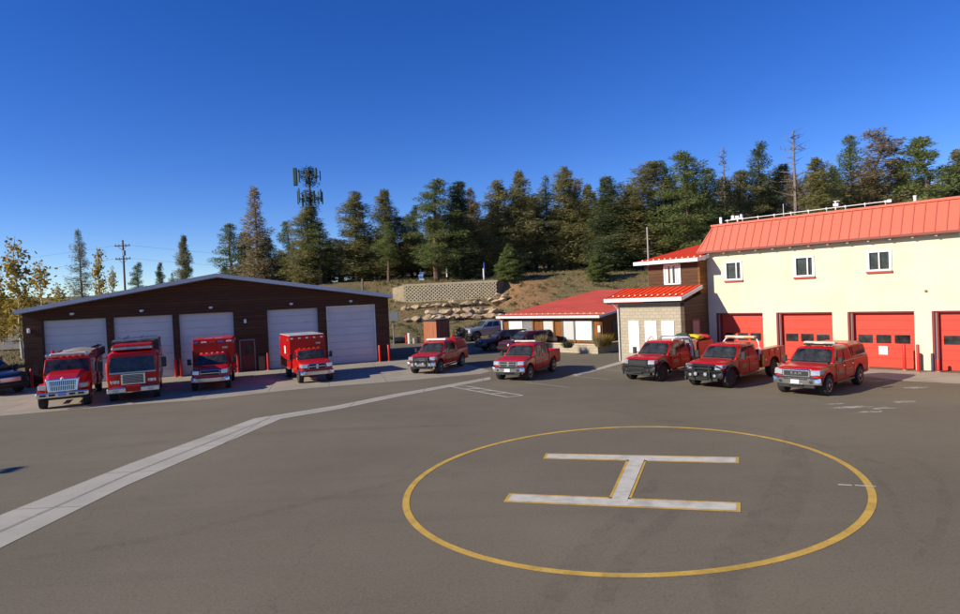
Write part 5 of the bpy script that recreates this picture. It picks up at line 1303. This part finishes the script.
# --- conventional cab fire engine
def engine_wheels(o, axles, wr=.53, y=1.02, rim=ALU):
    for x in axles:
        for sd in (1,-1): wheel(o, x, sd*y, wr, .34, rim, sd)
E1h = -63; E1s = .93
h = R(E1h); fx, fy = -21.25, 31.45
E1 = empty('fire_engine', (fx-3.3*E1s*math.cos(h), fy-3.3*E1s*math.sin(h), 0), h, E1s)
tag(E1, 'red long nosed fire engine with slatted chrome grille and tan hose bed cover', 'fire engine')
car_shell(E1, 'hood', REDP, [(4.15,.80,1.2,1.42),(4.08,.86,1.35,1.62),(3.6,.92,1.5,1.78),(2.9,.95,1.62,1.86),(2.1,1.0,1.7,1.9),(2.0,1.0,1.7,1.9)], [(3.3,.66,.53)], .95)
for sd in (1,-1):   # flared fenders
    rings = []
    for i in range(15):
        a = math.pi*(i/14)*.92+.24; rings.append([(3.3+.66*math.cos(a),sd*.80,.53+.66*math.sin(a)),(3.3+.66*math.cos(a),sd*1.20,.53+.66*math.sin(a)),(3.3+.80*math.cos(a),sd*1.16,.53+.80*math.sin(a)),(3.3+.84*math.cos(a),sd*.80,.53+.86*math.sin(a))])
    MB().loft(rings).build('fender', REDP, E1, smooth=True)
    MB().loft([[(4.17,sd*.72,1.02),(4.17,sd*.72,1.30),(4.03,sd*1.12,1.30),(4.03,sd*1.12,1.05)],[(3.9,sd*.72,1.0),(3.9,sd*.72,1.33),(3.75,sd*1.15,1.30),(3.75,sd*1.15,1.05)]]).build('headlight', LAMP, E1, bevel=.03)
    BX('indicator', AMBER, E1, 3.86, 3.98, sd*1.10 if sd>0 else -1.17, 1.17 if sd>0 else -1.10, 1.08, 1.26)
g = MB().loft([[(4.10,-.68,.92),(4.10,.68,.92),(4.10,.78,1.62),(4.10,-.78,1.62)],[(4.24,-.66,.95),(4.24,.66,.95),(4.18,.74,1.58),(4.18,-.74,1.58)]]).build('grille', CHROME, E1, bevel=.02)
MB().hexa([(4.245,-.55,1.0),(4.245,.55,1.0),(4.20,.60,1.50),(4.20,-.60,1.50)],[(4.255,-.55,1.0),(4.255,.55,1.0),(4.21,.60,1.50),(4.21,-.60,1.50)]).build('mesh', BLACK, g)
s = MB()
for i in range(15): y = -.52+i*1.04/14; s.hexa([(4.256,y-.014,1.0),(4.256,y+.014,1.0),(4.212,y*1.08+.014,1.5),(4.212,y*1.08-.014,1.5)],[(4.28,y-.014,1.0),(4.28,y+.014,1.0),(4.235,y*1.08+.014,1.5),(4.235,y*1.08-.014,1.5)])
s.box(4.21,4.25,-.62,.62,1.22,1.26).build('slats', CHROME, g)
lump('nose_badge', WHITE, g, (4.19,0,1.60), (.03,.09,.08), 2)
bp = MB().box(4.30,4.55,-1.18,1.18,.68,.94).build('front_bumper', CHROME, E1, bevel=.05)
for y in (-.85,-.45,.45,.85): BX('bumper_slot', BLACK, bp, 4.55, 4.556, y-.14, y+.14, .76, .86)
BX('licence_plate', mat('plate_blue', (.35,.40,.60), .5), bp, 4.556, 4.57, -.18, .18, .73, .89)
cbn = cabin(E1, REDP, 2.15, 1.72, .35, .2, 1.13, 1.04, 1.72, 2.62, ((.10,.42),(.50,.88)))
MB().box(-.1,2.1,-1.13,1.13,.80,1.70).build('lower_cab', REDP, E1, bevel=.04)
for sd in (1,-1):
    for a, b in ((2.0,1.1),(1.02,.2)): 
        y = sd*1.13; d = MB().box(b,a,min(y,y+sd*.015),max(y,y+sd*.015),.86,1.68).build('door', REDP, E1, bevel=.006)
        BX('handle', CHROME, d, b+.08, b+.26, min(y,y+sd*.045), max(y,y+sd*.045), 1.42, 1.47)
    MB().tube([(2.1,sd*1.10,2.35),(2.25,sd*1.45,2.35),(2.25,sd*1.45,1.75),(2.1,sd*1.10,1.75)], [.02]*4).box(2.19,2.29,sd*1.45-.11,sd*1.45+.11,1.78,2.28).build('mirror', BLACK, E1)
    MB().tube([(1.95,sd*1.14,.6),(1.95,sd*1.16,.4)],[.03,.03]).box(.2,2.0,sd*1.0 if sd>0 else -1.2,1.2 if sd>0 else -1.0,.45,.52).build('side_step', ALU, E1)
for i in range(5): BX('clearance_lamp', AMBER, E1, 1.62, 1.74, -.6+i*.3-.06, -.6+i*.3+.06, 2.62, 2.68, bevel=.01)
lightbar(E1, 1.35, 0, 2.64, 1.75, WHITEP, [LAMP, ALU, LAMP], .15, .32)
for sd in (1,-1): MB().lathe([(.02,0),(.10,.02),(.12,.14),(.01,.16)], (1.55,sd*.95,2.72), 'X', 14).build('spot_light', LAMP, E1)
# pump house, body and hose bed
MB().box(-.95,-.15,-1.12,1.12,.75,2.35).build('pump_house', ALU, E1, bevel=.02)
for sd in (1,-1):
    s = MB()
    for i in range(4):
        for j in range(3): s.lathe([(.06,0),(.06,.03)], (-.80+i*.18, sd*1.12, 1.0+j*.35), 'Y', 10)
    s.build('pump_gauges', CHROME, E1)
    b = MB().prism([(-1.0,.62),(-2.35,.62),(-2.45,1.05),(-2.7,1.22),(-3.3,1.22),(-3.55,1.05),(-3.65,.62),(-4.6,.62),(-4.6,2.25),(-1.0,2.25)], sd*.55, sd*1.2).build('body_side', REDP, E1, bevel=.02)
    for a, e, z0_ in ((-1.06,-1.70,.72),(-1.76,-2.36,.72),(-2.42,-3.58,1.32),(-3.68,-4.52,.72)):
        y = sd*1.2; d = MB().box(e,a,min(y,y+sd*.02),max(y,y+sd*.02),z0_,2.05).build('roller_door', REDP if a > -2 else ALU, b, bevel=.005)
        BX('handle', BLACK, d, e+.15, a-.15, min(y,y+sd*.04), max(y,y+sd*.04), z0_+.05, z0_+.09)
MB().box(-4.6,-1.0,-.55,.55,.75,1.9).build('water_tank', ALU, E1)
MB().box(-4.55,-.25,-1.0,-.95,2.25,2.75).box(-4.55,-.25,.95,1.0,2.25,2.75).box(-.30,-.25,-.95,.95,2.25,2.70).build('hose_bed_wall', REDP, E1)
s = MB(); rings = []
for x in (-.1,-.8,-1.6,-2.6,-3.6,-4.5):
    sag = .10*math.sin(x*2.1); rings.append([(x,y,2.72+.10*math.cos(y*1.6)+sag*math.cos(y*2.2)-.05*abs(y)) for y in (-1.02,-.7,-.35,0,.35,.7,1.02)]+[(x,y,2.62) for y in (1.02,-1.02)])
s.loft(rings).build('hose_cover', CANVAS, E1, smooth=True)
for k, z in enumerate((2.42,2.66)):   # ladder along the left side
    pass
s = MB()
for y in (1.28,1.38):
    for z in (2.35,2.78): s.bar((-4.4,y,z),(-.2,y,z+.05),.028,6)
    for i in range(12): s.bar((-4.3+i*.36,y,2.35),(-4.3+i*.36,y,2.80),.018,4)
s.build('ladder', mat('dark_ladder', (.07,.045,.04), .5, .3), E1)
MB().bar((-4.4,1.16,2.9),(-.4,1.16,2.95),.05).bar((-4.4,1.02,2.92),(-.4,1.02,2.97),.05).build('suction_hose', BLACK, E1)
for sd in (1,-1): MB().lathe([(.09,2.75),(.09,2.9),(.04,2.95)], (-4.3 if sd > 0 else -.3,sd*.95,0), 'Z', 10).build('beacon', REDLENS, E1)
MB().box(-4.5,3.5,-.45,-.3,.55,.8).box(-4.5,3.5,.3,.45,.55,.8).build('frame_rail', BLACKM, E1)
MB().box(3.0,3.6,-.95,.95,.45,.62).build('front_axle', BLACKM, E1)
engine_wheels(E1, (3.3, -3.0))

# --- flat front fire engine
E2h = -64; h = R(E2h); fx, fy = -18.62, 33.1
E2 = empty('fire_engine', (fx-2.6*.98*math.cos(h), fy-2.6*.98*math.sin(h), 0), h, .98)
tag(E2, 'red flat fronted fire engine with black hose bed cover before the second garage door', 'fire engine')
rings = []
for x, hw, zt_ in ((3.75,1.10,2.52),(3.72,1.16,2.60),(3.5,1.2,2.66),(2.0,1.2,2.68),(1.2,1.2,2.68),(1.15,1.18,2.66)):
    rings.append([(x,hw-.03,.62),(x,hw,.75),(x,hw,1.5),(x,hw-.02,2.3),(x,hw-.10,zt_-.08),(x,hw-.22,zt_),(x,-hw+.22,zt_),(x,-hw+.10,zt_-.08),(x,-hw+.02,2.3),(x,-hw,1.5),(x,-hw,.75),(x,-hw+.03,.62)])
cb = MB().loft(rings).build('cab', REDP, E2, smooth=True, angle=30)
MB().box(1.2,3.3,-.95,.95,2.66,3.0).build('raised_roof', REDP, cb, bevel=.06, smooth=True)
MB().hexa([(3.90,-1.06,1.60),(3.90,1.06,1.60),(3.765,1.02,2.38),(3.765,-1.02,2.38)],[(3.70,-1.05,1.62),(3.70,1.05,1.62),(3.68,1.02,2.36),(3.68,-1.02,2.36)]).build('windshield', DARKGLASS, cb, bevel=.02)
MB().bar((3.91,.5,1.64),(3.84,.25,2.1),.012).bar((3.91,-.2,1.64),(3.84,-.45,2.1),.012).build('wiper', BLACK, cb)
MB().box(3.74,3.92,-1.08,1.08,1.53,1.60).build('lower_trim', mat('pale_teal_trim', (.35,.50,.50), .5), cb)
gr = MB().box(3.74,3.86,-.56,.56,.92,1.50).build('grille', CHROME, E2, bevel=.02)
BX('mesh', BLACK, gr, 3.86, 3.868, -.48, .48, .98, 1.44)
s = MB()
for i in range(6): s.box(3.868,3.88,-.48,.48,1.0+i*.075,1.025+i*.075)
s.build('slats', ALU, gr)
for sd in (1,-1):
    hl = BX('headlight', CHROME, E2, 3.72, 3.79, sd*.66 if sd>0 else -1.06, 1.06 if sd>0 else -.66, 1.0, 1.18, bevel=.015)
    for y in (.75,.95): MB().lathe([(.07,0),(.07,.02),(.01,.03)], (3.79,sd*y,1.09), 'X', 12).build('lens', LAMP, hl)
    MB().tube([(3.5,sd*1.18,2.4),(3.75,sd*1.48,2.35),(3.75,sd*1.48,1.75)], [.022]*3).box(3.68,3.8,sd*1.48-.12,sd*1.48+.12,1.72,2.25).build('mirror', BLACK, E2, bevel=.01)
    y = sd*1.2
    for a, e in ((3.35,2.45),(2.2,1.35)):
        d = MB().box(e,a,min(y,y+sd*.015),max(y,y+sd*.015),.75,2.45).build('door', REDP, E2, bevel=.01)
        BX('window', DARKGLASS, d, e+.10, a-.10, min(y+sd*.015,y+sd*.022), max(y+sd*.015,y+sd*.022), 1.65, 2.3)
        BX('handle', CHROME, d, e+.08, e+.25, min(y,y+sd*.05), max(y,y+sd*.05), 1.42, 1.48)
bp = MB().box(3.80,4.25,-1.2,1.2,.55,.82).build('front_bumper', CHROME, E2, bevel=.04)
BX('hose_tray', REDP, bp, 3.95, 4.27, -.35, .35, .60, .88); 
for y in (-.8,.8): BX('siren_speaker', ALU, bp, 4.25, 4.28, y-.14, y+.14, .60, .76)
lightbar(E2, 3.45, 0, 2.70, 1.9, ALU, [LAMP, mat('grey_lens', (.3,.32,.34), .2), LAMP], .15, .3)
MB().box(.55,1.12,-1.15,1.15,.7,2.5).build('pump_house', ALU, E2, bevel=.02)
for sd in (1,-1):
    b = MB().prism([(.5,.62),(-1.2,.62),(-1.3,1.05),(-1.55,1.22),(-2.15,1.22),(-2.4,1.05),(-2.5,.62),(-4.2,.62),(-4.2,2.5),(.5,2.5)], sd*.6, sd*1.22).build('body_side', REDP, E2, bevel=.02)
    for a, e, z0_ in ((.42,-.35,.72),(-.42,-1.2,.72),(-1.28,-2.44,1.32),(-2.58,-4.12,.72)):
        y = sd*1.22; MB().box(e,a,min(y,y+sd*.02),max(y,y+sd*.02),z0_,2.3).build('roller_door', ALU, b, bevel=.005)
MB().box(-4.2,.5,-.6,.6,.8,2.3).build('water_tank', ALU, E2)
MB().box(-4.15,.9,-1.2,-1.15,2.5,3.05).box(-4.15,.9,1.15,1.2,2.5,3.05).box(.85,.9,-1.15,1.15,2.5,3.05).build('hose_bed_wall', BLACKM, E2)
s = MB(); rings = []
for x in (1.0,.3,-.6,-1.6,-2.8,-4.1): rings.append([(x,y,3.04+.07*math.sin(x*3+y*4)+.05*math.cos(y*5)) for y in (-1.16,-.8,-.4,0,.4,.8,1.16)]+[(x,1.16,2.9),(x,-1.16,2.9)])
s.loft(rings).build('hose_cover', mat('black_vinyl_cover', (.045,.042,.040), .6, 0, .3, 5), E2, smooth=True)
s = MB()
for i in range(7): s.bar((.95-.55*i,-1.1,3.14),(.75-.55*i,1.1,3.2),.03)
s.bar((1.0,-.6,3.18),(-4,-.6,3.2),.035).bar((1.0,.2,3.18),(-4,.2,3.2),.035).build('ladder_rack', ALU, E2)
for k in range(3): BX('warning_light', REDLENS, E2, 3.3, 3.36, -.35+k*.3, -.25+k*.3, 2.92, 2.99)
MB().box(-4.1,3.4,-.45,-.3,.5,.75).box(-4.1,3.4,.3,.45,.5,.75).build('frame_rail', BLACKM, E2)
engine_wheels(E2, (2.6, -1.85))

# --- cars: two dark SUVs, black SUV at the left edge, silver truck
def suv(loc, heading, label, paint, scale=1., name='parked_car', cat='suv', grille=BLACKM, group=None):
    o = empty(name, (loc[0], loc[1], loc[2] if len(loc) > 2 else 0), R(heading), scale); tag(o, label, cat, group)
    car_shell(o, 'body', paint, [(2.38,.74,.66,.80),(2.30,.84,.78,.92),(2.0,.92,.92,1.02),(1.3,.94,1.0,1.08),(.95,.94,1.02,1.1),(-1.9,.94,1.04,1.12),(-2.2,.92,1.0,1.1),(-2.32,.86,.9,1.02)], [(1.42,.45,.36),(-1.38,.45,.36)], .32)
    MB().box(-1.9,1.9,-.72,.72,.34,.8).build('wheel_well', BLACK, o)
    cabin(o, paint, 1.12, .30, -1.85, -2.15, .87, .68, 1.08, 1.68, ((.20,.46),(.49,.72),(.75,.93)))
    g_ = MB().box(2.28,2.40,-.45,.45,.58,.82).build('grille', grille, o, bevel=.03)
    for sd in (1,-1):
        MB().loft([[(2.34,sd*.48,.70),(2.34,sd*.48,.84),(2.20,sd*.82,.86),(2.20,sd*.82,.74)],[(2.1,sd*.48,.70),(2.1,sd*.48,.86),(1.95,sd*.90,.90),(1.95,sd*.90,.76)]]).build('headlight', LAMP, o, bevel=.01)
        mirror(o, .85, sd*.85, 1.03, sd)
        for a, e in ((.85,-.12),(-.15,-1.0)): 
            d = MB().loft([[(q,sd*.86,.45),(q,sd*.935,.45),(q,sd*.948,.7),(q,sd*.92,1.04),(q,sd*.86,1.04)] for q in (a,e)]).build('door', paint, o, bevel=.006)
    MB().box(2.25,2.42,-.8,.8,.36,.56).build('front_bumper', BLACK, o, bevel=.05)
    for x in (1.42,-1.38):
        for sd in (1,-1): wheel(o, x, sd*.82, .36, .23, ALU, sd)
    return o
DK1 = mat('maroon_black_paint', (.022,.008,.011), .25, 0, coat=.8)
suv((1.9, 52.6), -158, 'dark maroon suv behind and left of the open bed red pickup, farther of the two', DK1)
suv((3.7, 49.6), -150, 'dark red suv just behind the open bed red pickup, nearer of the two', DARKREDP)
suv((-31.15, 38.4), -24, 'black suv cut by the left picture edge beside the concrete apron', BLACKP, 1.3, grille=CHROME)
g_ = gp(489, 337.5, .25); 
o = empty('parked_truck', (g_[0], g_[1], .15), R(-155)); tag(o, 'silver grey pickup parked against the slope left of the low building', 'pickup truck')
car_shell(o, 'body', SILVERP, [(2.6,.84,.9,1.05),(2.5,.95,1.05,1.2),(1.2,1.0,1.22,1.32),(-1.0,1.0,1.25,1.33),(-2.9,.98,1.25,1.33)], [(1.8,.54,.43),(-1.8,.54,.43)], .45)
cabin(o, SILVERP, 1.2, .5, -.9, -1.05, .92, .75, 1.28, 1.95, ((.18,.50),(.55,.88)))
MB().box(2.45,2.66,-.55,.55,.75,1.05).build('grille', BLACKM, o); MB().box(2.5,2.75,-.95,.95,.5,.72).build('front_bumper', CHROME, o, bevel=.03)
for sd in (1,-1):
    BX('headlight', LAMP, o, 2.45, 2.58, sd*.58 if sd>0 else -.88, .88 if sd>0 else -.58, .9, 1.06); mirror(o, 1.0, sd*.92, 1.3, sd)
for x in (1.8,-1.8):
    for sd in (1,-1): wheel(o, x, sd*.86, .43, .28, ALU, sd)
# dark utility trailer with gear beside it
g_ = gp(470, 341); o = empty('utility_trailer', (g_[0], g_[1], 0), R(15)); tag(o, 'black utility trailer piled with dark gear left of the silver pickup', 'trailer')
MB().box(-1.5,1.5,-.8,.8,.5,.62).build('bed', BLACKM, o)
s = MB()
for x in (-1.5,-.5,.5,1.5):
    for y in (-.8,.8): s.bar((x,y,.6),(x,y,1.25),.04)
for y in (-.8,.8): s.bar((-1.5,y,1.2),(1.5,y,1.2),.04).bar((-1.5,y,.9),(1.5,y,.9),.03)
s.build('rail', BLACKM, o)
for x in (-.4,.4):
    for y in (-.9,.9): wheel(o, x, y, .36, .22, ALU, 1 if y > 0 else -1)
for i, (x, y, r_) in enumerate(((-.9,0,(.5,.6,.5)),(.2,.1,(.6,.6,.65)),(1.0,-.1,(.4,.6,.45)))): lump('gear_pile', mat('dark_gear', (.03,.03,.028), .7, 0, .6, 6), o, (x,y,.95), r_, 3, 20+i)
MB().bar((1.5,0,.55),(2.7,0,.5),.05).build('drawbar', BLACKM, o)
# dark parked cars' neighbour at the far left: a small white and red truck behind the black suv
g_ = gp(-6, 383, .0); o = empty('parked_truck', (g_[0]-8.6, g_[1]+9.5, .3), R(-20), .85); tag(o, 'white topped red vehicle just entering at the left picture edge', 'truck')
MB().loft([[(x,s_*hw,z) for s_, z in ((-1,.5),(-1,1.2),(-.85,t_),(.85,t_),(1,1.2),(1,.5))] for x, hw, t_ in ((-2.2,.9,2.1),(-.2,.9,2.15),(.3,.9,2.05),(.9,.88,1.35),(1.9,.85,1.2))]).build('body', WHITEP, o, smooth=True)
MB().box(-2.2,1.9,-.93,-.90,.55,1.15).box(-2.2,1.9,.90,.93,.55,1.15).box(1.9,1.93,-.8,.8,.55,1.1).build('side_panel', REDP, o); MB().box(-1.9,.2,-.92,-.88,1.35,1.9).box(-1.9,.2,.88,.92,1.35,1.9).build('window', DARKGLASS, o)
for x in (-1.3,1.2):
    for sd in (1,-1): wheel(o, x, sd*.8, .36, .22, ALU, sd)
LPs = empty('lamp_post', (-28.6, 13.9, 0)); tag(LPs, 'tall thin lot lamp post standing left of the photo, casting the thin shadow', 'lamp post')
MB().bar((0,0,0),(0,0,7.6),.09,10,.05).box(-.15,.15,-.6,.1,7.55,7.68).build('pole', BLACKM, LPs); MB().lathe([(.25,0),(.25,.5),(.2,.55)], (0,0,0), 'Z', 14).build('footing', CONC, LPs)
